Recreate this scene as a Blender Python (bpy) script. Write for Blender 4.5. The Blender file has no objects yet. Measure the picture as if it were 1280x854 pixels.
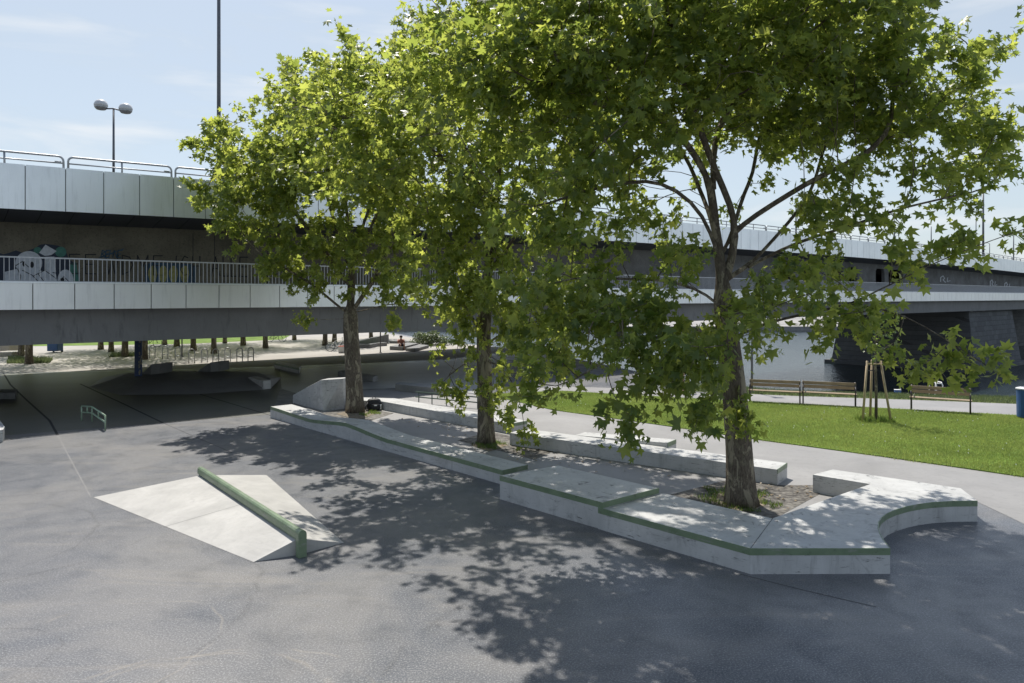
import bpy, bmesh, math, random
import numpy as np
from mathutils import Vector, Matrix
from mathutils.geometry import tessellate_polygon

random.seed(7)
RNG = np.random.default_rng(11)
C = bpy.context.scene.collection
CAM_Z, F, HY = 4.0, 900.0, 370.0          # camera height, focal length in photo pixels, horizon row


def G(px, py, z=0.0):
    """ground (or height z) point seen at a photo pixel"""
    y = (CAM_Z - z) * F / (py - HY)
    return ((px - 640) * y / F, y, z)


def at(px, py, y):
    return ((px - 640) * y / F, y, CAM_Z + (HY - py) * y / F)


# ------------------------------------------------------------------ mesh helpers
class MB:
    def __init__(self):
        self.v, self.f, self.mi = [], [], []

    def add(self, vs, fs, mi=0):
        o = len(self.v)
        self.v += [tuple(p) for p in vs]
        self.f += [tuple(i + o for i in f) for f in fs]
        self.mi += [mi] * len(fs)
        return self

    def box(self, c, s, rz=0.0, mi=0):
        cx, cy, cz = c
        sx, sy, sz = s[0] / 2, s[1] / 2, s[2] / 2
        co, si = math.cos(rz), math.sin(rz)
        vs = []
        for z in (-sz, sz):
            for x, y in ((-sx, -sy), (sx, -sy), (sx, sy), (-sx, sy)):
                vs.append((cx + x * co - y * si, cy + x * si + y * co, cz + z))
        return self.add(vs, [(3, 2, 1, 0), (4, 5, 6, 7), (0, 1, 5, 4), (1, 2, 6, 5), (2, 3, 7, 6), (3, 0, 4, 7)], mi)

    def hexa(self, b, t, mi=0):
        """four bottom points, four top points"""
        return self.add(list(b) + list(t), [(3, 2, 1, 0), (4, 5, 6, 7), (0, 1, 5, 4), (1, 2, 6, 5), (2, 3, 7, 6), (3, 0, 4, 7)], mi)

    def prism(self, poly, z0, z1, mi=0):
        """poly: list of (x, y); z0/z1 numbers or per-vertex lists"""
        a = sum(poly[i][0] * poly[(i + 1) % len(poly)][1] - poly[(i + 1) % len(poly)][0] * poly[i][1] for i in range(len(poly)))
        zz0 = z0 if isinstance(z0, (list, tuple)) else [z0] * len(poly)
        zz1 = z1 if isinstance(z1, (list, tuple)) else [z1] * len(poly)
        if a < 0:
            poly = poly[::-1]; zz0 = list(zz0)[::-1]; zz1 = list(zz1)[::-1]
        n = len(poly)
        vs = [(p[0], p[1], z) for p, z in zip(poly, zz0)] + [(p[0], p[1], z) for p, z in zip(poly, zz1)]
        tris = tessellate_polygon([[Vector((p[0], p[1], 0)) for p in poly]])
        fs = []
        for t in tris:
            p0, p1, p2 = (poly[i] for i in t)
            ccw = (p1[0] - p0[0]) * (p2[1] - p0[1]) - (p2[0] - p0[0]) * (p1[1] - p0[1]) > 0
            t = tuple(t) if ccw else tuple(t)[::-1]
            fs.append(tuple(i + n for i in t)); fs.append(t[::-1])
        fs += [(i, (i + 1) % n, n + (i + 1) % n, n + i) for i in range(n)]
        return self.add(vs, fs, mi)

    def sheet(self, poly, z, mi=0):
        n = len(poly)
        vs = [(p[0], p[1], z) for p in poly]
        fs = []
        for t in tessellate_polygon([[Vector((p[0], p[1], 0)) for p in poly]]):
            p0, p1, p2 = (poly[i] for i in t)
            ccw = (p1[0] - p0[0]) * (p2[1] - p0[1]) - (p2[0] - p0[0]) * (p1[1] - p0[1]) > 0
            fs.append(tuple(t) if ccw else tuple(t)[::-1])
        return self.add(vs, fs, mi)

    def tube(self, pts, r, n=8, cap=True, closed=False, mi=0):
        P = [Vector(p) for p in pts]
        R = r if isinstance(r, (list, tuple)) else [r] * len(P)
        vs, fs = [], []
        ref = None
        m = len(P)
        for i in range(m):
            if closed:
                d = P[(i + 1) % m] - P[i - 1]
            else:
                d = P[min(i + 1, m - 1)] - P[max(i - 1, 0)]
            d = d.normalized() if d.length > 1e-9 else Vector((0, 0, 1))
            if ref is None:
                ref = Vector((0, 0, 1)) if abs(d.z) < .9 else Vector((1, 0, 0))
            a = (ref - d * ref.dot(d))
            a = a.normalized() if a.length > 1e-6 else d.orthogonal().normalized()
            ref = a
            b = d.cross(a)
            for k in range(n):
                t = 2 * math.pi * k / n
                vs.append(P[i] + a * (R[i] * math.cos(t)) + b * (R[i] * math.sin(t)))
        segs = m if closed else m - 1
        for i in range(segs):
            j = (i + 1) % m
            for k in range(n):
                l = (k + 1) % n
                fs.append((i * n + k, i * n + l, j * n + l, j * n + k))
        if cap and not closed:
            fs.append(tuple(range(n))[::-1]); fs.append(tuple((m - 1) * n + k for k in range(n)))
        return self.add(vs, fs, mi)

    def lathe(self, c, prof, n=16, mi=0):
        vs, fs = [], []
        for r, z in prof:
            for k in range(n):
                t = 2 * math.pi * k / n
                vs.append((c[0] + r * math.cos(t), c[1] + r * math.sin(t), c[2] + z))
        for i in range(len(prof) - 1):
            for k in range(n):
                l = (k + 1) % n
                fs.append((i * n + k, i * n + l, (i + 1) * n + l, (i + 1) * n + k))
        fs.append(tuple(range(n))[::-1]); fs.append(tuple((len(prof) - 1) * n + k for k in range(n)))
        return self.add(vs, fs, mi)

    def build(self, name, mats, parent=None, bevel=0.0, smooth=False, seg=2):
        me = bpy.data.meshes.new(name)
        me.from_pydata([tuple(v) for v in self.v], [], self.f)
        mats = mats if isinstance(mats, (list, tuple)) else [mats]
        for m in mats:
            me.materials.append(m)
        if len(mats) > 1:
            me.polygons.foreach_set('material_index', self.mi)
        if bevel > 0:
            bm = bmesh.new(); bm.from_mesh(me)
            bmesh.ops.remove_doubles(bm, verts=bm.verts, dist=1e-5)
            es = [e for e in bm.edges if len(e.link_faces) == 2 and e.calc_face_angle(0) > .35]
            bmesh.ops.bevel(bm, geom=es, offset=bevel, segments=seg, profile=.5, affect='EDGES', clamp_overlap=True)
            bm.to_mesh(me); bm.free()
        if smooth:
            me.polygons.foreach_set('use_smooth', [True] * len(me.polygons))
        me.update()
        o = bpy.data.objects.new(name, me)
        C.objects.link(o)
        if parent is not None:
            o.parent = parent
        return o


def tag(o, label=None, cat=None, group=None, kind=None):
    if label: o['label'] = label
    if cat: o['category'] = cat
    if group: o['group'] = group
    if kind: o['kind'] = kind
    return o


def empty(name, loc=(0, 0, 0), label=None, cat=None, group=None, rz=0.0):
    o = bpy.data.objects.new(name, None)
    C.objects.link(o)
    o.empty_display_size = .2
    o.location = loc
    o.rotation_euler = (0, 0, rz)
    return tag(o, label, cat, group)


def copy_tree(o, parent=None):
    kids = list(o.children)
    c = o.copy(); C.objects.link(c); c.parent = parent
    for ch in kids:
        copy_tree(ch, c)
    return c


def np_mesh(name, verts, faces_flat, loop_tot, mats, parent=None, smooth=False, face_attr=None):
    """fast mesh from numpy arrays; faces all with the same vertex count"""
    me = bpy.data.meshes.new(name)
    nv = len(verts); nf = len(faces_flat) // loop_tot
    me.vertices.add(nv); me.vertices.foreach_set('co', np.asarray(verts, np.float32).ravel())
    me.loops.add(len(faces_flat)); me.loops.foreach_set('vertex_index', np.asarray(faces_flat, np.int32))
    me.polygons.add(nf)
    me.polygons.foreach_set('loop_start', np.arange(nf, dtype=np.int32) * loop_tot)
    me.polygons.foreach_set('loop_total', np.full(nf, loop_tot, np.int32))
    if smooth:
        me.polygons.foreach_set('use_smooth', np.ones(nf, bool))
    for m in (mats if isinstance(mats, (list, tuple)) else [mats]):
        me.materials.append(m)
    if face_attr is not None:
        a = me.attributes.new('rnd', 'FLOAT', 'FACE')
        a.data.foreach_set('value', np.asarray(face_attr, np.float32))
    me.update(calc_edges=True)
    o = bpy.data.objects.new(name, me)
    C.objects.link(o)
    if parent is not None:
        o.parent = parent
    return o


# ------------------------------------------------------------------ materials
class N:
    """tiny node-graph helper"""
    def __init__(self, name):
        self.m = bpy.data.materials.new(name); self.m.use_nodes = True
        self.t = self.m.node_tree; self.t.nodes.clear()
        self.out = self.t.nodes.new('ShaderNodeOutputMaterial')
        tc = self.t.nodes.new('ShaderNodeTexCoord'); self.co = tc.outputs['Object']

    def n(self, typ, ins=None, **kw):
        nd = self.t.nodes.new(typ)
        for k, v in kw.items():
            setattr(nd, k, v)
        for k, v in (ins or {}).items():
            if hasattr(v, 'is_linked') or isinstance(v, bpy.types.NodeSocket):
                self.t.links.new(v, nd.inputs[k])
            else:
                nd.inputs[k].default_value = v
        return nd

    def noise(self, scale, detail=4, rough=.55, co=None, dist=0.0):
        return self.n('ShaderNodeTexNoise', {'Vector': co or self.co, 'Scale': scale, 'Detail': detail, 'Roughness': rough, 'Distortion': dist}).outputs[0]

    def ramp(self, fac, lo, hi):
        return self.n('ShaderNodeMapRange', {'Value': fac, 'From Min': lo, 'From Max': hi}, clamp=True).outputs[0]

    def mix(self, fac, a, b, blend='MIX'):
        nd = self.n('ShaderNodeMix', None, data_type='RGBA', blend_type=blend)
        for idx, v in ((0, fac), (6, a), (7, b)):
            if isinstance(v, bpy.types.NodeSocket):
                self.t.links.new(v, nd.inputs[idx])
            else:
                nd.inputs[idx].default_value = v if not isinstance(v, tuple) else (*v[:3], 1)
        return nd.outputs[2]

    def math(self, op, a, b=0.0, c=None):
        nd = self.n('ShaderNodeMath', None, operation=op)
        for i, v in enumerate((a, b) if c is None else (a, b, c)):
            if isinstance(v, bpy.types.NodeSocket):
                self.t.links.new(v, nd.inputs[i])
            else:
                nd.inputs[i].default_value = v
        return nd.outputs[0]

    def bump(self, h, strength=.3, dist=.01, normal=None):
        ins = {'Height': h, 'Strength': strength, 'Distance': dist}
        if normal is not None:
            ins['Normal'] = normal
        return self.n('ShaderNodeBump', ins).outputs[0]

    def scale(self, vec):
        return self.n('ShaderNodeMapping', {'Vector': self.co, 'Scale': vec}).outputs[0]

    def principled(self, base, rough=.6, metal=0.0, normal=None, spec=.5, **ins):
        d = {'Roughness': rough, 'Metallic': metal, 'Specular IOR Level': spec}
        d.update(ins)
        p = self.n('ShaderNodeBsdfPrincipled', d)
        if isinstance(base, bpy.types.NodeSocket):
            self.t.links.new(base, p.inputs['Base Color'])
        else:
            p.inputs['Base Color'].default_value = (*base[:3], 1)
        if normal is not None:
            self.t.links.new(normal, p.inputs['Normal'])
        return p.outputs[0]

    def done(self, sh):
        self.t.links.new(sh, self.out.inputs['Surface'])
        return self.m


def simple(name, col, rough=.6, metal=0.0, var=.25, scale=6.0, bump=.15, bscale=80.0, spec=.5, dirt=None):
    k = N(name)
    a = tuple(c * (1 - var) for c in col); b = tuple(min(1, c * (1 + var)) for c in col)
    c = k.mix(k.ramp(k.noise(scale, 6), .3, .7), a, b)
    if dirt is not None:
        c = k.mix(k.math('MULTIPLY', k.ramp(k.noise(scale * .4, 8, .7, dist=.6), .52, .72), .6), c, dirt)
    nm = k.bump(k.noise(bscale, 3), bump, .004)
    r = k.n('ShaderNodeMapRange', {'Value': k.noise(scale * 2, 4), 'To Min': rough * .8, 'To Max': min(1, rough * 1.2)}).outputs[0]
    return k.done(k.principled(c, r, metal, nm, spec))


def asphalt(name, dark, light, dust):
    k = N(name)
    big = k.noise(.33, 6, .6, dist=.8)
    med = k.noise(1.7, 7, .65, dist=.4)
    gr = k.noise(46, 4, .78)
    gr2 = k.n('ShaderNodeTexVoronoi', {'Vector': k.co, 'Scale': 34.0}).outputs['Distance']
    c = k.mix(k.ramp(big, .40, .58), dark, light)
    c = k.mix(k.math('MULTIPLY', k.ramp(med, .5, .75), .55), c, tuple(x * .72 for x in dark))
    # dry dust washed into streaks
    st = k.noise(1.0, 7, .6, co=k.scale((.25, 1.3, 1)), dist=1.0)
    c = k.mix(k.math('MULTIPLY', k.ramp(st, .55, .75), .38), c, dust)
    # wheel marks: thin arcs
    for (cx, cy, r, w, a) in ((-6.6, 7.4, 1.1, .018, .5), (-5.9, 7.9, .75, .014, .45), (-8.6, 12.2, 2.6, .03, .35), (-9.2, 11.6, 2.2, .02, .4),
                              (-3.2, 6.4, 1.7, .022, -.4), (-2.9, 6.5, 1.7, .02, -.35), (-7.2, 8.9, 3.8, .03, .3), (-4.6, 8.3, 1.2, .012, -.4), (1.6, 7.4, 2.9, .02, .3)):
        d = k.n('ShaderNodeVectorMath', {0: k.n('ShaderNodeVectorMath', {0: k.co, 1: (cx, cy, 0)}, operation='SUBTRACT').outputs[0]}, operation='LENGTH').outputs['Value']
        d = k.math('ADD', d, k.math('MULTIPLY', k.noise(.9, 2), .5))
        ring = k.ramp(k.math('ABSOLUTE', k.math('SUBTRACT', d, r + .25)), w * 1.7, w * .4)
        ring = k.math('MULTIPLY', ring, k.math('MULTIPLY', k.ramp(k.noise(1.1 + r * .3, 3), .42, .54), (abs(a) * .95 if a > 0 else abs(a) * .9)))
        c = k.mix(ring, c, (.012, .013, .015) if a > 0 else dust)
    # aggregate
    c = k.mix(k.math('MULTIPLY', k.ramp(gr, .49, .65), .8), c, tuple(min(1, x * 2.5) for x in light))
    c = k.mix(k.math('MULTIPLY', k.ramp(gr2, .25, .05), .45), c, tuple(x * .4 for x in dark))
    nm = k.bump(k.math('ADD', gr, k.math('MULTIPLY', gr2, .4)), .2, .005)
    r = k.n('ShaderNodeMapRange', {'Value': med, 'From Min': .3, 'From Max': .7, 'To Min': .33, 'To Max': .52}).outputs[0]
    return k.done(k.principled(c, r, 0, nm, .5))


def concrete(name, col, stain=.5, scale=1.6, rough=.62, pores=True, scuff=0.0):
    k = N(name)
    c = k.mix(k.ramp(k.noise(scale, 7, .62, dist=.5), .3, .7), tuple(x * .8 for x in col), tuple(min(1, x * 1.1) for x in col))
    # swirly trowel marks
    sw = k.noise(3.2, 5, .6, co=k.scale((1, 1, .5)), dist=2.5)
    c = k.mix(k.math('MULTIPLY', k.ramp(sw, .52, .7), .22), c, tuple(x * .6 for x in col))
    # drips and grime, with shapes of their own
    dr = k.noise(2.6, 6, .7, co=k.scale((2.2, 2.2, .35)), dist=.3)
    c = k.mix(k.math('MULTIPLY', k.ramp(dr, .55, .75), stain), c, tuple(x * .42 for x in col))
    po = k.n('ShaderNodeTexVoronoi', {'Vector': k.co, 'Scale': 24.0}).outputs['Distance']
    pm = k.math('MULTIPLY', k.ramp(po, .12, .05), k.ramp(k.noise(7, 2), .5, .62))
    if pores:
        c = k.mix(k.math('MULTIPLY', pm, .6), c, tuple(x * .35 for x in col))
    if scuff:
        sc1 = k.noise(4.5, 5, .75, co=k.scale((.7, .7, 5.0)), dist=1.2)
        c = k.mix(k.math('MULTIPLY', k.ramp(sc1, .585, .67), scuff), c, tuple(x * .16 for x in col))
        sc2 = k.noise(1.1, 7, .75, dist=1.8)
        c = k.mix(k.math('MULTIPLY', k.ramp(sc2, .56, .64), scuff * .45), c, tuple(x * .35 for x in col))
    fine = k.noise(140, 3, .6)
    c = k.mix(k.math('MULTIPLY', k.ramp(fine, .4, .7), .18), c, tuple(x * .6 for x in col))
    nm = k.bump(k.math('SUBTRACT', k.math('MULTIPLY', fine, .5), pm), .25, .004)
    return k.done(k.principled(c, rough, 0, nm, .4))


def leaf_material(name, d0, d1, t0, t1, mixf=.42):
    k = N(name)
    at_ = k.n('ShaderNodeAttribute', None, attribute_name='rnd')
    fac = at_.outputs['Fac']
    base = k.mix(fac, d0, d1)
    tr = k.mix(fac, t0, t1)
    vein = k.ramp(k.noise(60, 3), .35, .65)
    base = k.mix(k.math('MULTIPLY', vein, .25), base, tuple(x * 1.5 for x in d1))
    nm = k.bump(k.noise(45, 2), .35, .01)
    p = k.principled(base, .36, 0, nm, .5)
    t = k.n('ShaderNodeBsdfTranslucent', {'Color': tr, 'Normal': nm}).outputs[0]
    mx = k.n('ShaderNodeMixShader', {0: mixf, 1: p, 2: t}).outputs[0]
    return k.done(mx)


def bark_material(name):
    k = N(name)
    v = k.n('ShaderNodeTexVoronoi', {'Vector': k.n('ShaderNodeMapping', {'Vector': k.co, 'Scale': (9, 9, 4)}).outputs[0], 'Scale': 1.0, 'Randomness': 1.0})
    n1 = k.noise(5, 6, .65, co=k.scale((1, 1, .4)), dist=.8)
    n2 = k.noise(38, 5, .7, co=k.scale((1, 1, .25)))
    c = k.mix(k.ramp(n2, .3, .7), (.06, .048, .037), (.19, .16, .125))
    c = k.mix(k.math('MULTIPLY', k.ramp(n1, .53, .58), .7), c, (.36, .32, .235))
    c = k.mix(k.math('MULTIPLY', k.ramp(k.noise(11, 4, co=k.scale((1, 1, .5)), dist=.5), .58, .64), .6), c, (.2, .19, .13))
    nm = k.bump(k.math('ADD', n2, k.math('MULTIPLY', n1, .8)), .8, .03)
    return k.done(k.principled(c, .85, 0, nm, .2))


def masonry(name, a, b, mortar, sx=1.0, sz=.42):
    k = N(name)
    sep = k.n('ShaderNodeSeparateXYZ', {0: k.co})
    hx = k.math('ADD', k.math('MULTIPLY', sep.outputs[0], .72), k.math('MULTIPLY', sep.outputs[1], .55))
    cv = k.n('ShaderNodeCombineXYZ', {0: hx, 1: sep.outputs[2], 2: 0.0}).outputs[0]
    br = k.n('ShaderNodeTexBrick', {'Vector': cv, 'Color1': (*a, 1), 'Color2': (*b, 1), 'Mortar': (*mortar, 1), 'Scale': 1.0, 'Mortar Size': .025, 'Brick Width': sx, 'Row Height': sz})
    c = k.mix(k.math('MULTIPLY', k.ramp(k.noise(.8, 7, .7), .45, .7), .5), br.outputs[0], tuple(x * .45 for x in a))
    c = k.mix(k.math('MULTIPLY', k.ramp(k.noise(9, 5), .4, .7), .3), c, tuple(x * 1.6 for x in b))
    nm = k.bump(k.math('ADD', k.math('MULTIPLY', br.outputs[1], -1.0), k.math('MULTIPLY', k.noise(12, 5), .5)), .6, .05)
    return k.done(k.principled(c, .8, 0, nm, .3))


M = {}
M['asphalt'] = asphalt('asphalt', (.061, .069, .084), (.126, .125, .126), (.25, .22, .18))
M['pavement'] = concrete('pavement_concrete', (.27, .265, .26), .35, .5, .6, False)
M['plaza'] = concrete('plaza_surface', (.36, .34, .31), .4, .35, .8, False)
M['slab'] = concrete('slab_concrete_lit', (.42, .42, .42), .4, .5, .42, False)  # paler than the pavement to stand in for brighter light under the bridge
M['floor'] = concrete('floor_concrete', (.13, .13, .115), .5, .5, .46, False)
M['skate'] = concrete('skate_concrete', (.43, .42, .395), .2, 1.4, .5, True, .12)
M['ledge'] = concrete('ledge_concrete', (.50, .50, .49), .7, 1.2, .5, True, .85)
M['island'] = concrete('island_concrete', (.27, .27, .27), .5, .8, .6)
M['girder'] = concrete('girder_concrete', (.20, .20, .20), .85, .5, .75)
def wall_mat():
    k = N('wall_concrete')
    sep = k.n('ShaderNodeSeparateXYZ', {0: k.co})
    f = k.ramp(sep.outputs[0], -6.0, 14.0)
    base = k.mix(f, (.185, .165, .125), (.21, .215, .22))
    c = k.mix(k.ramp(k.noise(.7, 7, .65), .35, .65), base, k.mix(.55, base, (.05, .045, .035)))
    sp = k.noise(16, 5, .75)
    c = k.mix(k.math('MULTIPLY', k.ramp(sp, .52, .66), .6), c, (.045, .04, .032))
    st = k.noise(2.0, 6, .7, co=k.scale((2.5, 2.5, .25)))
    c = k.mix(k.math('MULTIPLY', k.ramp(st, .55, .75), .5), c, (.06, .055, .05))
    return k.done(k.principled(c, .85, 0, k.bump(sp, .5, .02), .3))


M['wallc'] = wall_mat()
k = N('green_paint')
gcol = k.mix(k.ramp(k.noise(3, 6), .3, .7), (.125, .18, .105), (.19, .25, .155))
wear = k.math('MULTIPLY', k.ramp(k.noise(5, 7, .7, co=k.scale((.6, .6, 3)), dist=.8), .56, .66), .75)
scr = k.math('MULTIPLY', k.ramp(k.noise(26, 4, .7, co=k.scale((.3, .3, 4))), .6, .7), .6)
wr = k.math('MAXIMUM', wear, scr)
gcol = k.mix(wr, gcol, (.26, .265, .24))
gcol = k.mix(k.math('MULTIPLY', k.ramp(k.noise(9, 5), .6, .72), .5), gcol, (.05, .06, .045))
M['green'] = k.done(k.principled(gcol, .42, 0, k.bump(k.noise(60, 3), .12, .004), .5))
def panel_mat(name, col, rough):
    k = N(name)
    oi = k.n('ShaderNodeObjectInfo').outputs['Random']
    c = k.mix(k.math('MULTIPLY', oi, .16), col, tuple(x * .72 for x in col))
    sep = k.n('ShaderNodeSeparateXYZ', {0: k.co})
    st = k.noise(3.0, 6, .7, co=k.scale((2.6, 2.6, .22)), dist=.2)
    c = k.mix(k.math('MULTIPLY', k.ramp(st, .52, .75), .32), c, tuple(x * .5 for x in col))
    c = k.mix(k.math('MULTIPLY', k.ramp(k.noise(.5, 5, .6), .45, .7), .16), c, tuple(x * .55 for x in col))
    rg = k.n('ShaderNodeMapRange', {'Value': k.noise(1.4, 5), 'To Min': rough * .8, 'To Max': rough * 1.35}).outputs[0]
    nm = k.bump(k.noise(.9, 2), .05, .05)
    return k.done(k.principled(c, rg, .75, nm, .5))


M['panel'] = panel_mat('panel_metal', (.88, .91, .95), .34)
M['panel_low'] = panel_mat('panel_lower', (.88, .89, .90), .38)
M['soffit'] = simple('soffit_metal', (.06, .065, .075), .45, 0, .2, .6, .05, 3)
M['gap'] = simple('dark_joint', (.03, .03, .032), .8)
M['steel'] = simple('galvanised_steel', (.42, .43, .44), .42, .55, .15, 8, .05)
M['railgrey'] = simple('grey_paint', (.5, .51, .53), .45, .2, .1, 8, .05)
M['darksteel'] = simple('dark_pole', (.13, .135, .15), .45, .2, .15, 8, .05)
M['seam'] = simple('saw_seam', (.24, .24, .23), .8)
M['globe'] = simple('lamp_globe', (.62, .62, .62), .3, 0, .05, 4, .02)
M['bark'] = bark_material('plane_bark')
M['leaf'] = leaf_material('plane_leaf', (.046, .082, .027), (.105, .148, .045), (.27, .37, .06), (.82, .86, .16), .56)
M['leaf_young'] = leaf_material('young_leaf', (.04, .075, .02), (.07, .11, .03), (.16, .26, .05), (.3, .4, .07), .4)
M['leaf_bush'] = leaf_material('bush_leaf', (.06, .085, .04), (.11, .14, .07), (.16, .22, .08), (.25, .3, .12), .3)
M['deadleaf'] = leaf_material('dead_leaf', (.14, .09, .04), (.28, .2, .1), (.2, .14, .05), (.3, .22, .1), .2)
M['blade'] = leaf_material('grass_blade', (.105, .155, .04), (.21, .25, .075), (.27, .37, .08), (.46, .52, .14), .45)
M['lawn'] = simple('lawn_soil', (.13, .20, .04), .9, 0, .35, 1.3, .6, 40, .1, (.12, .13, .04))
M['bank'] = simple('bank_grass', (.11, .14, .045), .9, 0, .35, 1.6, .6, 30, .1)
M['soil'] = simple('tree_pit_soil', (.2, .17, .13), .95, 0, .5, 14, 1, 60, .1, (.08, .07, .05))
M['cobble'] = masonry('cobbles', (.46, .44, .4), (.36, .34, .3), (.05, .045, .04), .2, .1)
M['stone'] = masonry('pier_stone', (.12, .125, .13), (.08, .084, .09), (.06, .06, .062), 1.3, .55)
M['quay'] = masonry('quay_stone', (.35, .34, .32), (.27, .26, .25), (.12, .12, .12), 1.6, .6)
M['wood'] = simple('bench_wood', (.30, .225, .14), .55, 0, .2, 4, .2, 50)
M['stake'] = simple('stake_wood', (.42, .32, .2), .7, 0, .25, 6, .3, 40)
M['iron'] = simple('bench_iron', (.035, .028, .025), .45, .2, .2, 8, .05)
M['blue'] = simple('blue_paint', (.025, .085, .24), .4, 0, .15, 3, .05, 20, .5, (.08, .14, .25))
M['bluedark'] = simple('column_blue', (.03, .06, .16), .5, 0, .25, 3, .05, 20, .5, (.09, .1, .13))
M['black'] = simple('black_nylon', (.015, .015, .018), .6, 0, .3, 10, .3, 120)
M['white'] = simple('white_plastic', (.75, .75, .73), .5, 0, .06, 5, .05)
M['red'] = simple('red_plastic', (.5, .1, .06), .5, 0, .1, 5, .05)
M['rubber'] = simple('rubber', (.02, .02, .02), .7, 0, .2, 20, .1)
M['skin'] = simple('skin', (.5, .29, .2), .55, 0, .08, 6, .05)
M['shirt'] = simple('shirt_cloth', (.42, .2, .16), .85, 0, .15, 8, .3)
M['shirt2'] = simple('white_shirt', (.6, .58, .57), .85, 0, .1, 8, .3)
M['trousers'] = simple('dark_cloth', (.06, .06, .08), .85, 0, .2, 8, .3)
M['hair'] = simple('hair', (.04, .025, .015), .6, 0, .3, 30, .3)
M['gblack'] = simple('graffiti_black', (.012, .013, .018), .7)
M['gnavy'] = simple('graffiti_navy', (.02, .028, .05), .7)
M['gwhite'] = simple('graffiti_white', (.5, .52, .56), .7, 0, .15, 9)
M['gtan'] = simple('graffiti_tan', (.33, .3, .2), .7, 0, .4, 14)
M['gteal'] = simple('graffiti_teal', (.05, .16, .13), .7)
M['gblue'] = simple('graffiti_blue', (.025, .06, .1), .7)
M['gyellow'] = simple('graffiti_yellow', (.25, .23, .08), .7, 0, .3, 7)

k = N('river_water')
w1 = k.noise(.9, 4, .6, co=k.scale((1, 1.6, 1)), dist=.4)
w2 = k.noise(4.5, 3, .6)
nm = k.bump(k.math('ADD', w1, k.math('MULTIPLY', w2, .35)), .55, .25)
M['water'] = k.done(k.principled((.018, .03, .034), .08, 0, nm, .5, IOR=1.333))

# ------------------------------------------------------------------ setting: land, water, paths
def xy(px, py, z=0.0):
    p = G(px, py, z)
    return (p[0], p[1])


WATER_Z = -4.4
bank_line = [(300, 14), (60, 24.3), (30, 27.4), (20, 28.5), (11.6, 30.3), (8.2, 33.5), (6, 40), (2, 52), (-6, 63), (-14, 80), (-40, 120), (-220, 420)]
land = bank_line + [(-700, 420), (-700, -300), (300, -300)]
o = MB().sheet(land, 0.0).build('ground', M['asphalt']); tag(o, kind='structure')
mb = MB()
for i in range(len(bank_line) - 1):
    a, b = Vector(bank_line[i]), Vector(bank_line[i + 1])
    d = (b - a).normalized(); nrm = Vector((d.y, -d.x))
    if i == 0: na = nrm
    else: na = (nrm + pn).normalized()
    if i < len(bank_line) - 2:
        d2 = (Vector(bank_line[i + 2]) - b).normalized(); nb = (nrm + Vector((d2.y, -d2.x))).normalized()
    else: nb = nrm
    pn = nrm
    mb.add([(a.x, a.y, 0), (b.x, b.y, 0), (b.x + nb.x * 6, b.y + nb.y * 6, -5.6), (a.x + na.x * 6, a.y + na.y * 6, -5.6)], [(3, 2, 1, 0)])
tag(mb.build('river_bank', M['quay']), kind='structure')
o = MB().sheet([(-4000, -4000), (4000, -4000), (4000, 4000), (-4000, 4000)], -5.5).build('terrain', M['lawn']); tag(o, kind='structure')
o = MB().sheet([(-1500, 10), (1500, 10), (1500, 1500), (-1500, 1500)], WATER_Z).build('water', M['water']); tag(o, kind='structure')

# lawn wedge
lawn_near = [(612, 495.6), (640, 501), (691, 513), (760, 522.5), (840, 534), (938, 549), (1100, 571), (1280, 597), (1500, 629)]
lawn_far = [(1500, 534), (1280, 520.5), (1140, 513), (989, 505), (840, 497.5), (704, 489.5), (640, 491.5)]
lawn_poly = [xy(*p) for p in lawn_near + lawn_far]
o = MB().prism(lawn_poly, -.05, .03).build('lawn', M['lawn']); tag(o, kind='structure')
# pale pavement between the ledges and along the lawn
pav = [xy(*p) for p in [(1500, 629), (1280, 597), (1100, 571), (938, 549), (840, 534), (760, 522.5), (691, 513), (640, 501), (612, 495.6), (560, 489), (500, 486), (440, 488), (400, 500),
                         (372, 506), (480, 540), (600, 575), (660, 590), (760, 618), (900, 655), (1030, 655), (1130, 625), (1210, 622), (1290, 660), (1500, 740)]]
o = MB().sheet(pav, .004).build('pavement', M['pavement']); tag(o, kind='structure')
path = [xy(*p) for p in lawn_far[::-1]] + [xy(*p) for p in [(1500, 516), (1280, 505.5), (1140, 500), (989, 495), (840, 488.5), (760, 485.5), (690, 484)]]
path = [xy(*p) for p in [(640, 491.5), (704, 489.5), (840, 497.5), (989, 505), (1140, 513), (1280, 520.5), (1500, 534), (1500, 516), (1280, 505.5), (1140, 500), (989, 495), (840, 488.5), (760, 485), (690, 483)]]
o = MB().sheet(path, .004).build('path', M['pavement']); tag(o, kind='structure')
bank_top = [xy(*p) for p in [(840, 488.5), (989, 495), (1140, 500), (1280, 505.5), (1500, 516)]] + [(60, 24.3), (30, 27.4), (20, 28.5), (11.6, 30.3)]
bt2 = []
bpoly = [xy(*p) for p in [(840, 488.5), (989, 495), (1140, 500), (1280, 505.5), (1500, 516)]] + [(28, 27.55), (20, 28.45), (11.6, 30.25), (8.3, 33)]
o = MB().sheet(bpoly, .008).build('bank_top', M['bank']); tag(o, kind='structure')
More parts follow.
